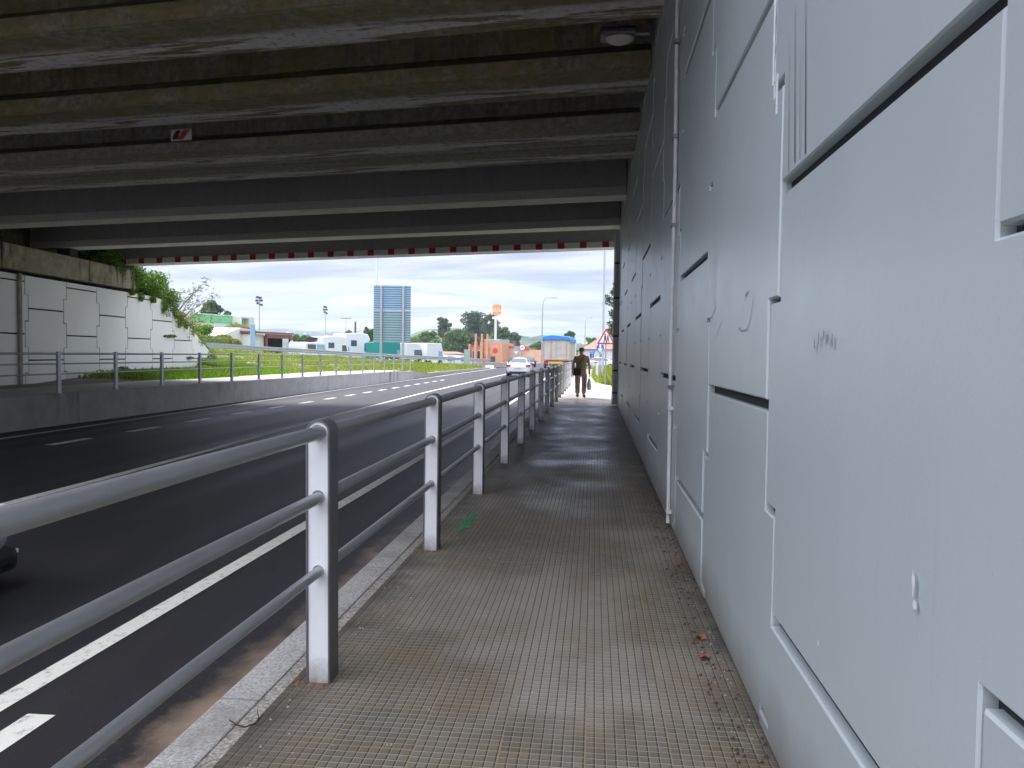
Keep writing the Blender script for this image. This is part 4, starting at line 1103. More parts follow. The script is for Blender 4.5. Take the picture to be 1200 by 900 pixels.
# shirt
SV = [(0, 0, .88), (0, .01, 1.05), (0, .015, 1.25), (0, 0, 1.40), (0, .005, 1.455), (-.175, 0, 1.385), (-.232, -.015, 1.17), (.175, 0, 1.385), (.232, -.015, 1.17)]
skin('shirt', SV, [(0, 1), (1, 2), (2, 3), (3, 4), (3, 5), (5, 6), (3, 7), (7, 8)], [(.175, .13), (.178, .135), (.19, .14), (.165, .11), .07, .07, .056, .07, .056], M['shirt_olive'], pe)
TV = [(0, 0, .90), (-.10, 0, .82), (-.107, -.03, .48), (-.10, -.095, .12), (.10, 0, .82), (.097, .10, .49), (.087, .095, .12), (0, 0, .98)]
skin('trousers', TV, [(0, 7), (0, 1), (1, 2), (2, 3), (0, 4), (4, 5), (5, 6)], [(.155, .115), .112, .082, .075, .112, .082, .075, (.16, .12)], M['trouser_brown'], pe)
for s, y, z in ((-1, -.13, .05), (1, .06, .035)):
    skin('shoe', [(s*.10, y, z+.03), (s*.10, y+.10, z+.01), (s*.105, y+.22, z-.0)], [(0, 1), (1, 2)], [.055, .052, .042], M['rubber'], pe)
for s, b0 in ((-1, (-.25, .08, .79)), (1, (.25, -.01, .78))):
    # palm and five curled fingers
    b = Vector(b0); vs = [b, b+Vector((0, 0, -.06))]; ed = [(0, 1)]; rd = [.030, .034]
    for i in range(4):
        o_ = Vector((0, .026-.017*i, 0)); k = len(vs); vs += [b+Vector((0, 0, -.09))+o_, b+Vector((-s*.015, 0, -.125+.004*abs(i-1)))+o_, b+Vector((-s*.035, 0, -.13+.004*abs(i-1)))+o_]
        ed += [(1, k), (k, k+1), (k+1, k+2)]; rd += [.0095, .009, .008]
    k = len(vs); vs += [b+Vector((-s*.012, .04, -.05)), b+Vector((-s*.02, .045, -.085))]; ed += [(1, k), (k, k+1)]; rd += [.011, .009]
    skin('hand', vs, ed, rd, M['skin'], pe, 1)
bm = bmesh.new(); bmesh.ops.create_uvsphere(bm, u_segments=20, v_segments=12, radius=1)
for v in bm.verts:
    z = v.co.z; v.co = Vector((v.co.x*.092, .03+v.co.y*.112, 1.665+(z*.075 if z > 0 else z*.015)))
m = MB(); m.addbm(bm, 0, True); m.tube([(0, .03, 1.660), (0, .03, 1.672)], [.108, .095], 20); m.build('cap', M['hat_cloth'], pe)
simple('hair_grey', (.17, .15, .13), .9)
bm = bmesh.new(); bmesh.ops.create_uvsphere(bm, u_segments=16, v_segments=10, radius=1)
for v in bm.verts: v.co = Vector((v.co.x*.084, .005+v.co.y*.08, 1.615+v.co.z*.055))
m = MB(); m.addbm(bm, 0, True); m.build('hair', M['hair_grey'], pe)
for s in (-1, 1):
    bm = bmesh.new(); bmesh.ops.create_uvsphere(bm, u_segments=8, v_segments=6, radius=1)
    for v in bm.verts: v.co = Vector((s*.088+v.co.x*.012, .045+v.co.y*.02, 1.60+v.co.z*.032))
    m = MB(); m.addbm(bm, 0, True); m.build('ear', M['skin'], pe)
pe.scale = (1.12, 1.05, 1.0)
sb_ = empty('shoulder_bag', (-.46, 26.45, 0), 0, 'black shoulder bag hanging at the left hip of the pedestrian, strap across the back', 'bag')
m = MB(); m.bbox(-.24, .0, -.26, -.14, .76, 1.02, .03); m.build('pouch', M['bag_black'], sb_)
m = MB(); m.tube([(-.17, -.17, 1.0), (-.10, -.165, 1.12), (.0, -.165, 1.28), (.09, -.125, 1.43), (.11, -.04, 1.475), (.10, .06, 1.46)], .014, 8); m.build('strap', M['bag_black'], sb_); sb_.scale = (1.12, 1.05, 1)
cb = empty('carrier_bag', (-.46, 26.45, 0), 0, 'white plastic carrier bag held in the right hand of the pedestrian', 'bag')
m = MB(); rr = random.Random(4); vs = []; L = [(.66, .03), (.62, .08), (.52, .11), (.40, .125), (.30, .115), (.27, .08)]
for z, w in L:
    for k in range(14): a = 2*math.pi*k/14; vs.append((.25+math.cos(a)*w*.55*rr.uniform(.8, 1.15), -.02+math.sin(a)*w*rr.uniform(.85, 1.1), z+rr.uniform(-.008, .008)))
m.add(vs, [(i*14+k, i*14+(k+1) % 14, i*14+14+(k+1) % 14, i*14+14+k) for i in range(5) for k in range(14)], 0, False); m.add(vs[-14:], [list(range(14))])
m.build('sack', M['bag_plastic'], cb)
m = MB()
for d in (-.03, .03): m.tube([(.25, d-.02, .65), (.245, d*.6-.02, .70), (.24, -.015, .665+.03)], .007, 6)
m.build('handle', M['bag_plastic'], cb); cb.scale = (1.12, 1.05, 1)
# ================================================================== buildings
def bld(name, label, px0, px1, d0, d1, zt_px, zb, cat='building'):
    a, b = at(px0, 410, d0), at(px1, 410, d1); L = math.hypot(b.x-a.x, b.y-a.y)
    e = empty(name, (a.x, a.y, zb), math.atan2(b.y-a.y, b.x-a.x), label, cat)
    H = at(px0, zt_px, d0).z-zb
    return e, L, H
e, L, H = bld('warehouse', 'white warehouse with a green band under its roof, partly behind shrubs', 222, 286, 88, 96, 367.5, 1.0)
m = MB(); m.bbox(0, L, 0, 12, 0, H, .05); m.build('wall', M['white_render'], e)
m = MB(); m.bbox(.25, L*.84, -.06, -.005, H-.85, H-.06, .01); m.bbox(L*.87, L*.985, -.06, -.005, H-.85, H-.06, .01); m.build('band', M['green_band'], e)
text('COMPACT', .95, 'grey_metal', e, (L*.74, -.02, H-2.15), ext=.01)
m = MB(); m.bbox(L*.50, L*.575, -.03, -.005, H-2.2, H-2.05, .01); m.build('dash', M['green_band'], e)
m = MB(); m.bbox(0, L+.1, -.1, 12.1, H, H+.12, .03); m.build('roof_edge', M['white_render'], e)
e, L, H = bld('annex', 'white block with a deep shaded loading bay beside the warehouse', 281, 294, 94, 97, 372.5, 1.0)
m = MB(); m.box(0, L, 4, 9, 0, H); m.box(0, .12, -.2, 4, 0, H); m.box(L-.9, L+.6, -.2, 4, 0, H); m.box(0, L+.6, -.2, 9, H, H+.2); m.build('wall', M['white_render'], e)
m = MB(); m.bbox(.5, 1.2, 3.9, 3.98, 2.2, 3.0, .02); m.build('window', M['glass'], e)
e, L, H = bld('workshop', 'low cream rendered workshop with a small dark window in front of the warehouse', 256, 297, 74, 80, 391, 1.2)
pts = [(0, 0), (L, 0), (L, H+.55), (L*.62, H+.7), (L*.3, H+.2), (0, H-.4)]
m = MB(); m.prism([(x, z) for x, z in pts], 'y', 0, 6); o = m.build('wall', M['white_render'], e)
m = MB(); m.bbox(L*.50, L*.56, -.03, .0, .9, 1.35, .01); m.build('window', M['dark_inside'], e)
e, L, H = bld('box_trailer', 'blue grey board standing between the workshop and the red roofed shed', 294, 299, 70, 70.5, 380, 1.1, 'hoarding')
m = MB(); m.bbox(0, L, 0, .1, .6, H, .02); m.build('board', M['panel_blue'], e); m = MB(); m.bbox(L*.5-.05, L*.5+.05, .1, .2, 0, H-.1, .01); m.build('post', M['grey_metal'], e)
e.name = 'hoarding'
e, L, H = bld('open_shed', 'open fronted shed under a rusty red roof, dark inside, with a cream side wall', 301, 341.5, 78, 84, 388.5, .9, 'shed')
m = MB(); m.box(-.6, L*.26, .3, 7, 0, H-.25); m.build('side_wall', M['white_render'], e)
m = MB(); m.box(L*.26, L*.97, 6.8, 7, 0, H-.2); m.box(L*.93, L*.97, 1, 6.8, 0, H-.3); m.build('back_wall', M['dark_inside'], e)
m = MB(); m.prism([(-.2, H-.18), (-.2, H+.02), (7.3, H+.3), (7.3, H+.1)], 'x', -.9, L+.15); m.box(L*.26, L*1.0, -.1, .05, H-.62, H-.2); m.build('roof', M['rusty_steel'], e)
m = MB(); m.box(L*.95, L*1.0, -.05, .15, 0, H-.2); m.box(L*.25, L*.29, -.05, .15, 0, H-.2)
m.build('post', M['rusty_steel'], e)
m = MB(); m.prism([(L*.62, 0), (L*.68, 0), (L*.93, 1.6), (L*.90, 1.75)], 'y', -.5, -.3); m.build('leaning_board', M['panel_blue'], e)
# timber and plastic clutter at the mouth of the shed
q = at(345, 405, 74); e = empty('rubble_heap', (q.x, q.y, .9), .2, 'orange and cream heap of boards under a black sheet beside the shed', 'heap')
rr = random.Random(8); m = MB()
for i in range(16):
    x = rr.uniform(-1.0, 1.9); z = rr.uniform(0, .7); m.prism([(x, z), (x+rr.uniform(.4, 1.1), z+rr.uniform(-.3, .5)), (x+rr.uniform(.3, .9), z+.35), (x-.1, z+.25)], 'y', -.3+.1*i, -.2+.1*i)
m.build('boards', M['brick_orange'], e)
m = MB(); m.prism([(-.3, .8), (2.3, 1.75), (2.5, 1.9), (1.6, 2.0), (-.2, 1.1)], 'y', -.4, 1.2); m.build('sheet', M['black_plastic'], e)
# restaurant
e, L, H = bld('restaurant', 'orange brick restaurant with three slim chimneys beyond the roundabout', 548.5, 588.5, 168, 166, 401.5, -.4)
m = MB(); m.bbox(L*.46, L, 0, 10, 0, H, .05); m.bbox(0, L*.46, 1, 10, 0, H*.80, .05); m.bbox(0, L*.05, .2, 1, 0, H*.93, .03); m.build('wall', M['brick_orange'], e)
m = MB(); m.bbox(L*.44, L*.90, 1, 9, H, H+.8, .1); m.build('roof_plant', M['grey_metal'], e)
m = MB(); m.bbox(0, L*.42, .9, 10.1, H*.80, H*.87, .03); m.build('roof', M['roof_red'], e)
for f in (.235, .415, .575):
    m = MB(); hh = at(560, 391.3, 168).z+.4
    m.bbox(L*f-.17, L*f+.17, -.5, .1, 0, hh, .05); m.bbox(L*f-.28, L*f+.28, -.6, .2, 0, H*1.04, .05); m.build('chimney', M['brick_orange'], e)
for f in (.08, .23, .35):
    fr_ = MB(); fr_.bbox(L*f, L*f+1.3, .9, 1.0, .5, H*.62, .03); w_ = fr_.build('window', M['plain_white'], e)
    pn = MB(); pn.bbox(L*f+.12, L*f+1.18, .86, .9, .6, H*.58, .02); pn.build('pane', M['glass'], w_)
m = MB(); m.bbox(L*.50, L*.60, -.06, 0, .2, 1.6, .02); m.bbox(L*.66, L*.80, -.06, 0, .2, 1.4, .02); m.build('door', M['glass'], e)
m = MB(); m.disc((L*.80, -.05, H*.62), (0, 1, 0), .55, .1, 20); m.build('roundel', M['sign_red'], e)
e, L, H = bld('brick_hall', 'long low orange brick hall with a dark red roof edge behind the speed sign', 589, 636, 172, 170, 405.5, -.4)
m = MB(); m.bbox(0, L*.45, 0, 9, 0, H-.3, .05); m.bbox(L*.45, L, 1, 9, 0, H*.78, .05); m.build('wall', M['brick_pale'], e)
m = MB(); m.bbox(-.2, L*.46, -.3, 9.2, H-.3, H, .05); m.bbox(L*.46, L*.64, .7, 9.2, H*.78, H*.78+.3, .05); m.build('roof', M['roof_red'], e)
m = MB(); m.bbox(.5, L*.42, -.05, 0, .2, 1.2, .02); m.build('window', M['sky_glass'], e)
e, L, H = bld('pale_low_house', 'low pale pink roofed building left of the green board', 519, 545, 120, 122, 414.5, -.5)
m = MB(); m.bbox(0, L, 0, 6, 0, H, .05); m.build('wall', M['white_render'], e); m = MB(); m.prism([(-.2, H), (3, H+.35), (6.2, H)], 'x', -.1, L+.1); m.build('roof', M['house_roof'], e)
e, L, H = bld('red_roofed_house', 'white house with a red roof and chimney seen under the warning triangle', 684, 722, 130, 126, 409, -.3)
m = MB(); m.bbox(0, L, 0, 8, 0, H, .05); m.build('wall', M['white_render'], e)
rf = MB(); rf.prism([(-.4, H), (4, H+1.6), (8.4, H)], 'x', -.2, L+.2); rf = rf.build('roof', M['house_roof'], e); m = MB(); m.bbox(1.3, 2.1, 2, 2.8, H+.3, H+2.4, .04); m.build('chimney', M['white_render'], rf)
for f in (.2, .5): 
    w_ = MB(); w_.bbox(L*f, L*f+.8, -.05, 0, 1.0, 2.0, .02); w_.build('window', M['glass'], e)
PC = 'cars parked beyond the path'
for i, (px, d, mt, lab) in enumerate(((692, 86, 'car_dark', 'dark car parked beyond the path end, left of the arrow sign'), (700, 84, 'car_white', 'white car parked beyond the path end under the warning triangle'), (722, 90, 'car_white', 'white car parked beyond the grass beside the downpipe'))):
    q = at(px, 421, d); o = car(lab, (q.x, q.y, -.12), R(70+i*14), M[mt]); o['group'] = PC; o.name = 'parked_car'

# ================================================================== hills
def ridge(name, d, pts, mat, depth, zb=-1.0, n=90, seed=1, amp=.02, label=None):
    rr = random.Random(seed); m = MB(); vs = []; ph = [rr.uniform(0, 6) for _ in range(5)]
    px0, px1 = pts[0][0], pts[-1][0]; K = 10
    for i in range(n+1):
        px = px0+(px1-px0)*i/n; py = pl(pts, px)
        t = at(px, py, d); b = at(px, 411, d); h = t.z
        h *= 1+amp*sum(math.sin(i*(.35+.31*k)+ph[k])/(1+k*.6) for k in range(5))
        dr = Vector((t.x, t.y, 0)).normalized()
        for k in range(K+1):
            u = k/K; p = Vector((t.x, t.y, 0))+dr*(depth*(u-1)*1.0 if u <= 1 else 0)
            z = zb+(h-zb)*sm(u)*(1+.06*math.sin(i*.9+k*1.7+ph[0])*(u < .95)); vs.append((p.x, p.y, z))
        p = Vector((t.x, t.y, 0))+dr*depth; vs.append((p.x, p.y, zb))
    W = K+2
    m.add(vs, [(i*W+k, (i+1)*W+k, (i+1)*W+k+1, i*W+k+1) for i in range(n) for k in range(W-1)], 0, True)
    o = m.build(name, M[mat]); tag(o, kind='structure'); return o
t = NT('hill_green'); f = t.noise(.03, 8, .7); v = t.noise(.012, 4, .6); hs = t.voro(.05).outputs['Distance']
c = t.mix(t.ramp(f, (.4, 0), (.6, 1)), (.02, .045, .03), (.08, .13, .05)); c = t.mix(t.ramp(v, (.55, 0), (.62, .8)), c, (.12, .16, .06))
c = t.mix(t.ramp(hs, (.12, 1), (.16, 0)), c, (.55, .48, .42))
M['hill_green'] = t.done(c, .95)
ridge('distant_hills', 1350, [(-400, 392), (150, 388), (240, 384), (300, 385), (318, 387), (345, 388.5), (380, 389), (410, 392), (440, 398), (500, 400), (560, 396), (620, 398), (700, 404), (900, 404), (1400, 404)], 'hill_green', 340, n=130, seed=3, amp=.03)
ridge('wooded_hill', 520, [(150, 409), (300, 403), (340, 399), (365, 398), (420, 400), (470, 396), (500, 387.5), (530, 386), (560, 392), (612, 391), (640, 396), (680, 403), (760, 406), (900, 408)], 'hill_green', 160, n=100, seed=9, amp=.05)

# ================================================================== vegetation
def leaves(m, c, rad, n, size, rng, flat=1.0, shell=.35):
    """leaf faces spread through an ellipsoid clump"""
    for _ in range(n):
        while True:
            p = Vector((rng.uniform(-1, 1), rng.uniform(-1, 1), rng.uniform(-1, 1)))
            if shell*rng.random() < p.length <= 1: break
        q = Vector((c[0]+p.x*rad[0], c[1]+p.y*rad[1], c[2]+p.z*rad[2]))
        a = Vector((rng.gauss(0, 1), rng.gauss(0, 1), rng.gauss(0, 1)*flat)).normalized(); b = a.orthogonal().normalized(); b = (b*math.cos(rng.uniform(0, 3))+a.cross(b)*rng.uniform(-1, 1)).normalized()
        s = size*rng.uniform(.6, 1.3)
        m.add([q-a*s, q+b*s*.45, q+a*s, q-b*s*.45], [(0, 1, 2, 3)])
def tree(name, label, px, pyb, d, px0, px1, pytop, mat, seed, clumps=16, n=170, leafsz=.28, zb=0, open_=.0, group=None, trunk=.22, pybot=None):
    """a tree whose crown spans the given bearings; limbs run to the clumps"""
    rng = random.Random(seed); b = at(px, 412, d); tl, tr_ = at(px0, pytop, d), at(px1, pytop, d)
    Wd = (tr_-tl).length; H = at(px, pytop, d).z-zb; cz0 = (at(px, pybot, d).z-zb) if pybot else H*.30
    e = empty(name, (b.x, b.y, zb), 0, label, 'tree', group)
    cxm = ((tl+tr_)/2-Vector((b.x, b.y, 0))); cxm.z = 0
    tk_ = MB(); tk_.tube([(0, 0, -.3), (.05, 0, H*.2), (.1, .05, H*.45), (cxm.x*.4, 0, H*.7), (cxm.x*.6, .1, H*.92)], [trunk, trunk*.8, trunk*.6, trunk*.35, trunk*.1], 8)
    m = MB(); cl = []
    for i in range(clumps):
        u = (i+.5)/clumps; z = cz0+(H-cz0)*(u*.93+.02)
        w = Wd*.5*math.sqrt(max(.05, 1-(2*abs(u-.45)/1.15)**2)); an = i*2.4+rng.uniform(-.5, .5); rr_ = w*rng.uniform(.15, .82)
        cx = cxm.x+math.cos(an)*rr_; cy = math.sin(an)*rr_*.8; s = Wd*rng.uniform(.17, .29)*(1-.3*u)
        if z+s*.7 > H: z = H-s*.7
        tk_.tube([(cxm.x*u*.3, 0, z*.45+cz0*.25), (cx*.5+cxm.x*.2, cy*.5, z*.75), (cx, cy, z)], [trunk*.3, trunk*.18, trunk*.05], 5, 0, False)
        leaves(m, (cx, cy, z), (s, s*.9, s*.72), int(n*(s/(Wd*.18))**2*(1-open_)), leafsz, rng)
        for _ in range(3):
            dx = Vector((rng.gauss(0, 1), rng.gauss(0, 1), rng.gauss(0, .7))).normalized()*s*1.05
            leaves(m, (cx+dx.x, cy+dx.y, min(H, z+dx.z*.8)), (s*.4, s*.4, s*.3), int(n*.16), leafsz, rng)
    tk_.build('trunk', M['bark'], e); m.build('crown', M[mat], e)
    return e
TG = 'trees beyond the road'
tree('eucalyptus', 'tall loose eucalyptus with rounded tufts left of the pole sign', 557, 412, 210, 537, 575, 364.5, 'leaf_dark', 11, 22, 120, .34, group=TG, trunk=.5, pybot=398)
tree('eucalyptus', 'second loose eucalyptus, just behind the burger sign pole', 574, 412, 205, 562, 590, 368, 'leaf_dark', 12, 17, 110, .32, group=TG, trunk=.4, pybot=396)
tree('eucalyptus', 'slender eucalyptus with a small tufted top at the left of the wood', 519, 412, 200, 510, 529, 371.5, 'leaf_dark', 13, 13, 120, .32, group=TG, trunk=.4, open_=.25, pybot=396)
tree('broadleaf_tree', 'rounded bright green tree at the left edge of the wood', 503, 412, 190, 486, 519, 388, 'leaf_mid', 14, 14, 220, .32, group=TG)
tree('broadleaf_tree', 'low bright green tree in the middle of the wood', 531, 412, 180, 512, 552, 387, 'leaf_mid', 15, 14, 220, .32, group=TG)
tree('broadleaf_tree', 'dark tree rising behind the restaurant chimneys', 587, 412, 195, 573, 604, 383, 'leaf_mid', 16, 14, 200, .32, group=TG)
tree('broadleaf_tree', 'dark bushy tree below the eucalyptus left of the restaurant', 546, 412, 184, 527, 566, 391, 'leaf_dark', 17, 14, 220, .32, group=TG)
tree('broadleaf_tree', 'green tree seen between the speed sign and the lorry', 631, 412, 186, 618, 642, 401, 'leaf_mid', 18, 14, 200, .3, group=TG)
tree('broadleaf_tree', 'green tree showing above the right end of the lorry', 668, 412, 110, 659, 678, 389, 'leaf_mid', 19, 14, 200, .2, group=TG)
tree('broadleaf_tree', 'bright green round tree above the pedestrian, left of the lilac pole', 693, 412, 160, 683, 703, 395.5, 'leaf_bright', 20, 14, 220, .25, group=TG)
tree('broadleaf_tree', 'bushy tree with a bare tip, between the motorhomes and the ribbed sign', 433, 412, 95, 422, 442, 384, 'leaf_mid', 21, 15, 220, .17, group=TG)
tree('broadleaf_tree', 'thin crowned tree peeking over the motorhome roofs', 409, 412, 120, 399, 418, 387, 'leaf_olive', 22, 12, 120, .2, open_=.3, group=TG)
tree('broadleaf_tree', 'small green tree between the shed and the motorhomes', 353, 412, 120, 340, 370, 393, 'leaf_mid', 23, 14, 200, .24, group=TG)
tree('broadleaf_tree', 'loose crowned tree rising above the warehouse roof', 249, 412, 112, 236, 262, 352.5, 'leaf_dark', 24, 16, 150, .22, open_=.2, group=TG, zb=1, pybot=374)
tree('broadleaf_tree', 'low dense tree top over the warehouse, right of the loose one', 268, 412, 115, 257, 276, 364.5, 'leaf_mid', 25, 12, 200, .22, group=TG, zb=1)
tree('conifer', 'dark feathery branches reaching past the downpipe', 738, 412, 60, 711, 762, 322, 'leaf_dark', 26, 30, 200, .13, zb=.0, group=TG, pybot=392)
# extra canopy in the wood
for i, (px, d, a, b, top_, mt, lab) in enumerate(((486, 230, 474, 500, 394, 'leaf_bright', 'pale green tree just right of the ribbed sign'), (512, 175, 500, 522, 398, 'leaf_bright', 'low light green tree above the high roofed van'), (646, 190, 636, 660, 399, 'leaf_dark', 'dark green tree hidden for the most part by the lorry'), (600, 230, 592, 612, 389, 'leaf_dark', 'hazy dark tree right of the pole sign'))):
    tree('broadleaf_tree', lab, px, 412, d, a, b, top_, mt, 40+i, 12, 200, .34, group=TG)

def shrub(name, label, c, rad, mat, n, size, seed, group=None, lumps=7, cat='shrub'):
    rng = random.Random(seed); e = empty(name, c, 0, label, cat, group); m = MB(); s = MB()
    for i in range(lumps):
        a = i*2.4; o_ = Vector((math.cos(a)*rad[0]*rng.uniform(.1, .6), math.sin(a)*rad[1]*rng.uniform(.1, .6), rad[2]*rng.uniform(.25, .75)))
        leaves(m, o_, (rad[0]*.5, rad[1]*.5, rad[2]*.45), n//lumps, size, rng); s.tube([(0, 0, -.1), o_*.5, o_], [.03, .02, .008], 5, 0, False)
    m.build('foliage', M[mat], e); s.build('stem', M['bark'], e); return e
# shrubs spilling over the sloping end of the far wall
SG = 'shrubs along the sloping end of the far wall'
rng = random.Random(77)
SL = [(26.9, 4.55, 'leaf_bright', 'bright shrub beside the end of the bearing beam, topmost of the row'), (28.3, 4.35, 'leaf_bright', 'second bright shrub from the top, hanging over the white wall'), (29.7, 3.95, 'leaf_bright', 'third bright shrub from the top of the row on the white wall'), (31.0, 3.5, 'leaf_mid', 'deeper green shrub where the wall top starts to slope'),
      (32.2, 2.9, 'leaf_olive', 'upper olive shrub on the sloping wall end'), (33.3, 2.35, 'leaf_olive', 'middle olive shrub on the sloping wall end'), (34.3, 1.8, 'leaf_olive', 'lower olive shrub on the sloping wall end'), (35.3, 1.35, 'leaf_mid', 'lowest shrub, at the foot of the sloping wall end')]
for i, (y, z, mt, lab) in enumerate(SL):
    x = wallx(y)-.62
    s = shrub('shrub', lab, (x, y, z-.6), (1.15, 1.1, 1.15) if i < 4 else (.9, .95, 1.0), mt, 7000, .052, 60+i, SG, 9)
# trailing sprigs over the panel face
tm = MB()
for y, ln in ((28.6, .35), (29.6, .25), (30.5, .6), (30.7, .4), (31.6, .5), (32.0, .7), (32.7, .35), (27.9, .2)):
    zt = ltop(ul(y)); x = wallx(y)
    leaves(tm, (x+.06, y, zt-ln*.4), (.10, .16, ln*.6), 240, .04, rng)
o = tm.build('trailing_weed', M['leaf_bright']); tag(o, 'sprigs of weed hanging over the top edge of the white panel wall', 'weed')
tm = MB()
for y, z in ((31.4, 2.05), (30.9, 2.03), (27.2, .75), (28.2, .55), (33.1, 1.1), (31.6, .6)):
    leaves(tm, (wallx(y)+.05, y, z), (.06, .35, .07), 130, .035, rng)
o = tm.build('joint_weed', M['leaf_mid']); tag(o, 'small weeds rooted in the joints of the white panel wall', 'weed')
# sparse sapling
def sapling():
    b = Vector((-19.6, 33.2, 2.6)); e = empty('sapling', b, 0, 'thin sapling with sparse airy foliage against the sky above the sloping wall', 'tree'); rng = random.Random(31)
    tk_ = MB(); m = MB()
    tips = [(182, 331), (196, 322), (208, 345), (215, 340), (229, 338), (241, 330), (245, 326), (258, 341), (250, 345), (234, 350), (222, 355), (205, 360), (213, 368), (240, 366), (247, 372), (195, 345), (226, 372), (236, 380), (188, 350)]
    for (px, py) in tips:
        d = 35+rng.uniform(-1.5, 1.5); t_ = at(px, py, d)-b; base = Vector((rng.uniform(-.3, .3), rng.uniform(-.3, .3), -.4)); mid = base*.4+t_*.55+Vector((0, 0, rng.uniform(-.25, .2)))
        tk_.tube([base, mid, t_], [.028, .014, .004], 5, 0, False)
        for k in range(34):
            u = rng.uniform(.45, 1.03); p = base.lerp(mid, u*2) if u < .5 else mid.lerp(t_, u*2-1)
            leaves(m, p+Vector((rng.gauss(0, .13), rng.gauss(0, .13), rng.gauss(0, .09))), (.09, .09, .05), 5, .042, rng)
    tk_.build('trunk', M['bark'], e); m.build('crown', M['leaf_olive'], e)
sapling()
HG = 'bushes in front of the white warehouse'
for i, (px, py, d, r, lab, mt) in enumerate(((246, 396, 68, 1.0, 'olive bush at the left, in front of the warehouse', 'leaf_olive'), (261, 394.5, 70, .75, 'smaller olive bush in front of the warehouse lettering', 'leaf_olive'), (283, 383.5, 84, 1.6, 'olive bush behind the workshop roof', 'leaf_olive'), (237, 399, 60, 1.5, 'big green bush at the top of the grass bank', 'leaf_mid'), (270, 398.5, 66, .8, 'low brownish bush along the guardrail', 'leaf_olive'), (236, 384, 62, .8, 'bright green bush against the left end of the warehouse', 'leaf_bright'))):
    q = at(px, py, d); shrub('bush', lab, (q.x, q.y, q.z-r*.75), (r*1.3, r, r*.95), mt, 2600, .10, 90+i, HG, 8)
q = at(237, 388, 62)

# grass: blades nobody could count
def blades(name, pts, mat, label):
    m = MB()
    for (x, y, z, h, w) in pts:
        a = rng.uniform(0, 6.28); lx, ly = rng.gauss(0, .35)*h, rng.gauss(0, .35)*h; dx, dy = math.cos(a)*w, math.sin(a)*w
        m.add([(x-dx, y-dy, z-.03), (x+dx, y+dy, z-.03), (x+lx*.4+dx*.6, y+ly*.4+dy*.6, z+h*.6), (x+lx, y+ly, z+h)], [(0, 1, 2), (0, 2, 3)])
    o = m.build(name, M[mat]); tag(o, label, 'grass', kind='stuff'); return o
P = []
while len(P) < 42000:
    y = 24+(rng.random()**1.5)*64; f = pl(FOOT, y); cx = pl(CRESTX, y) if y > 36 else wallx(y)-.0
    x = rng.uniform(cx-.8 if y > 36 else cx+.1, f)
    if y < 28 and rng.random() > (y-24)/3: continue
    P.append((x, y, ground_z(x, y), rng.uniform(.06, .22)*(1.6 if rng.random() < .1 else 1), .012+.0006*y))
blades('bank_grass', P, 'grass_blade', 'bright grass covering the bank beyond the far railing')
P = []
for _ in range(16000):
    y = rng.uniform(24.5, 36); x = rng.uniform(wallx(y)+.05, -14.4 if y < 30 else -14.7); 
    if y < 27 and rng.random() > (y-24.3)/3: continue
    P.append((x, y, ground_z(x, y), rng.uniform(.10, .30), .02))
blades('rich_grass', P, 'grass_rich', 'deep green grass at the foot of the white panel wall')
P = []
for _ in range(15000):
    y = 30+rng.random()**1.3*40; e0 = pl([(30, 2.05), (32.5, 1.75), (36.3, 1.05), (41.5, .14), (70, .1)], y); x = e0+rng.random()**1.5*6
    P.append((x, y, ground_z(x, y)+.05, rng.uniform(.25, .75), .018))
blades('verge_grass', P, 'grass_blade', 'tall grass and weeds on the verge right of the path')

# ================================================================== small litter
def twig():
    e = empty('dead_twig', (-1.315, 2.78, .006), .4, 'small dead twig lying over the kerb joint in the foreground', 'twig')
    m = MB(); m.tube([(-.06, .03, .02), (-.03, .0, .008), (.0, -.015, .004), (.04, .0, .006), (.065, .04, .02)], [.002, .0028, .003, .003, .0018], 6)
    m.tube([(.04, 0, .006), (.05, -.01, .03), (.045, .005, .055)], [.0026, .002, .0012], 5); m.tube([(-.03, 0, .008), (-.05, -.02, .022)], [.002, .001], 5)
    m.build('stem', M['twig'], e)
twig()
LG2 = 'dry leaves and scraps along the foot of the panel wall'
spots = [(.60, 5.35, 'curled brown leaf against the panel wall, farther one'), (.57, 3.98, 'brown leaf scrap by the wall foot, nearer than the pipe'), (.55, 3.72, 'small brown scrap nearest the camera by the wall foot')]
for i, (x, y, lab) in enumerate(spots):
    rr = random.Random(i); m = MB(); n = 9; s = .035
    vs = [(0, 0, .012)]+[(math.cos(k*6.283/n)*s*rr.uniform(.5, 1.3), math.sin(k*6.283/n)*s*rr.uniform(.5, 1.2), rr.uniform(.002, .03)) for k in range(n)]
    m.add(vs, [(0, 1+k, 1+(k+1) % n) for k in range(n)]); o = m.build('dry_leaf', M['dry_leaf'], None, (x, y, .004), rr.uniform(0, 3)); tag(o, lab, 'leaf', LG2)
m = MB(); rr = random.Random(12)
for i in range(420):
    side = rr.random()
    if side < .55: x = .645-abs(rr.gauss(0, .05)); y = 1.6+rr.random()**1.5*12
    elif side < .8: x = -1.27+abs(rr.gauss(0, .12)); y = 2+rr.random()**1.5*10
    else: x = rr.uniform(-1.2, .6); y = 2+rr.random()*7
    s = rr.uniform(.0015, .006); z = .0015
    m.add([(x-s, y-s*.7, z), (x+s, y-s*.5, z), (x+s*.4, y+s, z), (x, y, z+s*1.1)], [(0, 1, 3), (1, 2, 3), (2, 0, 3)])
o = m.build('grit', M['pebble']); tag(o, 'fine grit scattered over the tiled walkway', 'grit', kind='stuff')
m = MB(); rr = random.Random(13)
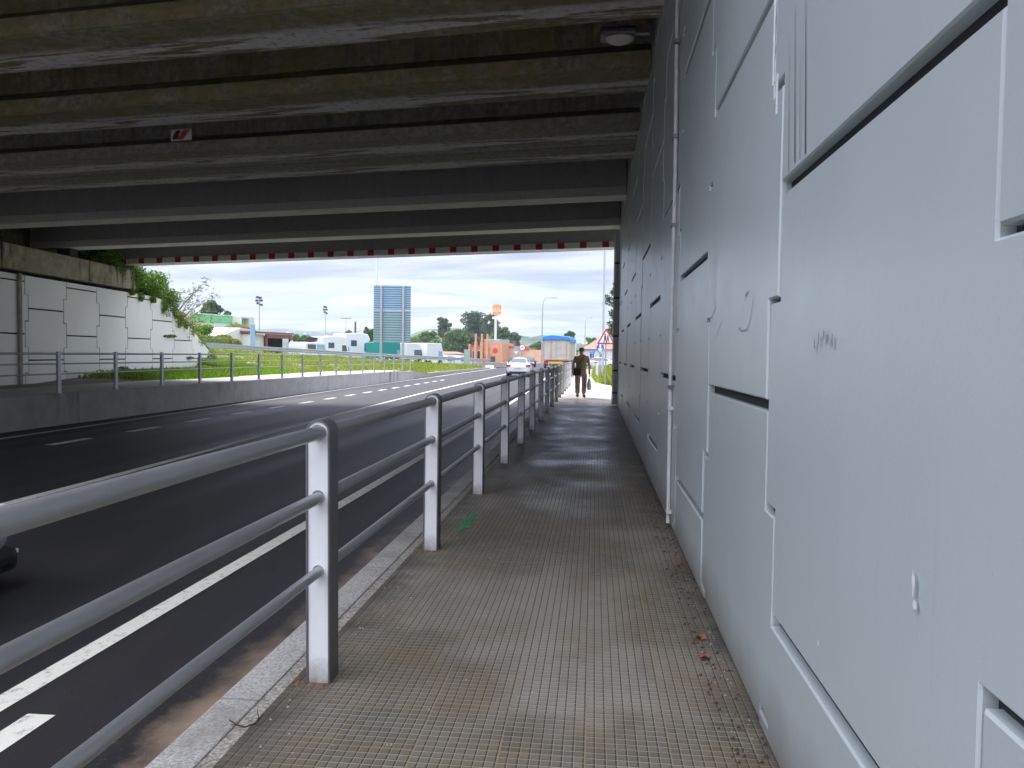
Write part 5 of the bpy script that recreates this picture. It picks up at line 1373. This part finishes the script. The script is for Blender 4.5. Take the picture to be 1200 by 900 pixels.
for i in range(260):
    x = rr.uniform(.50, .662); y = 2.2+rr.random()**1.2*7; s = rr.uniform(.004, .012)
    m.add([(x-s, y, .002), (x+s, y-s*.6, .003), (x+s*.7, y+s, .009)], [(0, 1, 2)])
o = m.build('leaf_litter', M['twig']); tag(o, 'dark leaf litter gathered at the foot of the panel wall', 'litter', kind='stuff')
# green paint dashes on the tiles
m = MB(); rr = random.Random(3)
def zg(px, py):
    d = _f+_r2*((px-600)/FPX)-_u2*((py-450)/FPX); k = -CAMH/d.z; return (d.x*k, d.y*k)
for (px, py, w, h) in ((538, 621, 8, 3), (545, 618, 9, 3), (548, 613, 7, 4), (543, 610, 8, 2.5), (553, 608, 8, 3), (556, 604, 7, 2.5), (549, 603, 6, 2)):
    c = [zg(px-w/2, py+h/2), zg(px+w/2, py+h/2), zg(px+w/2+1, py-h/2), zg(px-w/2+1, py-h/2)]
    m.add([(x, y, .0045) for x, y in c], [(0, 1, 2, 3)])
o = m.build('paint_mark', M['paint_green']); tag(o, 'smudged green paint mark on the tiles beside the railing', 'paint mark')

# ================================================================== air
hz = MB(); hz.box(-2600, 2600, -380, 1800, -4, 130)
o = hz.build('haze', bpy.data.materials.new('haze_air')); tag(o, 'thin blue summer haze over the valley', 'haze', kind='stuff')
hm = o.data.materials[0]; hm.use_nodes = True; nt = hm.node_tree; nt.nodes.clear(); ou = nt.nodes.new('ShaderNodeOutputMaterial'); pv = nt.nodes.new('ShaderNodeVolumePrincipled')
pv.inputs['Color'].default_value = (.6, .72, 1, 1); pv.inputs['Density'].default_value = HAZE; pv.inputs['Anisotropy'].default_value = .2; nt.links.new(pv.outputs[0], ou.inputs['Volume'])

# ================================================================== light
w = bpy.data.worlds.new('World'); scene.world = w; w.use_nodes = True; nt = w.node_tree; nt.nodes.clear()
N = nt.nodes.new; Lk = nt.links.new
out = N('ShaderNodeOutputWorld'); bg = N('ShaderNodeBackground'); Lk(bg.outputs[0], out.inputs[0]); bg.inputs[1].default_value = SKY
sky = N('ShaderNodeTexSky'); sky.sky_type = 'NISHITA'; sky.sun_disc = False; sky.sun_elevation = R(SUN_EL); sky.sun_rotation = R(SUN_AZ); sky.ozone_density = 2.0
tc = N('ShaderNodeTexCoord'); sx = N('ShaderNodeSeparateXYZ'); Lk(tc.outputs['Generated'], sx.inputs[0])
def mth(op, a, b=0, c=0):
    x = N('ShaderNodeMath'); x.operation = op
    for v, s in ((a, 0), (b, 1), (c, 2)):
        if hasattr(v, 'links'): Lk(v, x.inputs[s])
        else: x.inputs[s].default_value = v
    return x.outputs[0]
# cloud layer on a plane overhead: direction divided by height
den = mth('ADD', mth('MAXIMUM', sx.outputs[2], 0.0), .10)
cb_ = N('ShaderNodeCombineXYZ'); Lk(mth('DIVIDE', sx.outputs[0], den), cb_.inputs[0]); Lk(mth('DIVIDE', sx.outputs[1], den), cb_.inputs[1])
def nz(scale, loc, sc, det=7, rough=.58, dist=.3):
    mp = N('ShaderNodeMapping'); Lk(cb_.outputs[0], mp.inputs[0]); mp.inputs[1].default_value = loc; mp.inputs[3].default_value = sc
    n = N('ShaderNodeTexNoise'); Lk(mp.outputs[0], n.inputs[0]); n.inputs['Scale'].default_value = scale; n.inputs['Detail'].default_value = det; n.inputs['Roughness'].default_value = rough; n.inputs['Distortion'].default_value = dist
    return n.outputs['Fac']
def rmp(f, *st):
    x = N('ShaderNodeValToRGB'); Lk(f, x.inputs[0]); e = x.color_ramp.elements
    while len(e) < len(st): e.new(.5)
    for i, (p, c) in enumerate(st): e[i].position = p; e[i].color = (c, c, c, 1) if isinstance(c, (int, float)) else (*c, 1)
    return x.outputs[0]
n1 = nz(.7, CLOC, (.8, 1.3, 1)); n2 = nz(1.3, (7, 2, 0), (.7, 1.5, 1), 8, .60); n3 = nz(.35, (1, 5, 0), (1, 1, 1), 3)
cov = rmp(n1, (.33, 0), (.46, 1))
shade = rmp(mth('ADD', mth('MULTIPLY', n2, .65), mth('MULTIPLY', n3, .35)), (.43, CLD[0]), (.50, CLD[1]), (.56, CLD[2]))
mx = N('ShaderNodeMix'); mx.data_type = 'RGBA'; Lk(mth('MULTIPLY', cov, .93), mx.inputs[0]); 
sk2 = N('ShaderNodeMix'); sk2.data_type = 'RGBA'; sk2.blend_type = 'MULTIPLY'; sk2.inputs[0].default_value = 1; Lk(sky.outputs[0], sk2.inputs[6]); sk2.inputs[7].default_value = (*SKYTINT, 1)
Lk(sk2.outputs[2], mx.inputs[6])
# paler towards the horizon where many layers overlap
hzf = rmp(sx.outputs[2], (.0, 1), (.06, .6), (.16, 0))
m2 = N('ShaderNodeMix'); m2.data_type = 'RGBA'; Lk(mth('MULTIPLY', hzf, .3), m2.inputs[0]); Lk(shade, m2.inputs[6]); m2.inputs[7].default_value = (*HORC, 1)
Lk(m2.outputs[2], mx.inputs[7])
# overcast skies are brighter overhead and towards the hidden sun; extra gain behind the camera is added to light the posts
vd = N('ShaderNodeVectorMath'); vd.operation = 'DOT_PRODUCT'; Lk(tc.outputs['Generated'], vd.inputs[0])
vd.inputs[1].default_value = (math.sin(R(SUN_AZ))*math.cos(R(SUN_EL)), math.cos(R(SUN_AZ))*math.cos(R(SUN_EL)), math.sin(R(SUN_EL)))
gain = mth('MULTIPLY', mth('MULTIPLY_ADD', mth('MAXIMUM', mth('MULTIPLY', sx.outputs[1], -1.0), 0.0), BACK, 1.0), mth('MULTIPLY', mth('MULTIPLY_ADD', mth('MAXIMUM', mth('SUBTRACT', sx.outputs[2], .22), 0.0), ZEN, 1.0), mth('MULTIPLY_ADD', mth('MAXIMUM', mth('SUBTRACT', vd.outputs['Value'], .2), 0.0), GLOW, 1.0)))
gm_ = N('ShaderNodeVectorMath'); gm_.operation = 'SCALE'; Lk(mx.outputs[2], gm_.inputs[0]); Lk(gain, gm_.inputs['Scale']); Lk(gm_.outputs[0], bg.inputs[0])
sun = bpy.data.lights.new('sun', 'SUN'); so = bpy.data.objects.new('sun', sun); col.objects.link(so)
sun.energy = SUN; sun.angle = R(SUN_ANG); sun.color = (1, .95, .88)
az = R(SUN_AZ); el = R(SUN_EL)
sd = Vector((math.sin(az)*math.cos(el), math.cos(az)*math.cos(el), math.sin(el)))   # towards the sun
so.rotation_euler = (-sd).to_track_quat('-Z', 'Y').to_euler(); so.location = (0, 0, 40)

vs_ = scene.view_settings; vs_.view_transform = 'Standard'; vs_.look = 'None'; vs_.exposure = EXPO; vs_.gamma = 1; vs_.use_curve_mapping = False
scene.render.engine = 'CYCLES'; cy = scene.cycles
cy.use_denoising = True; cy.max_bounces = 10; cy.diffuse_bounces = 7; cy.glossy_bounces = 4; cy.transmission_bounces = 4; cy.volume_bounces = 1; cy.transparent_max_bounces = 6
cy.sample_clamp_indirect = 8; cy.use_adaptive_sampling = True; cy.adaptive_threshold = .015
try: cy.denoiser = 'OPENIMAGEDENOISE'
except Exception: pass
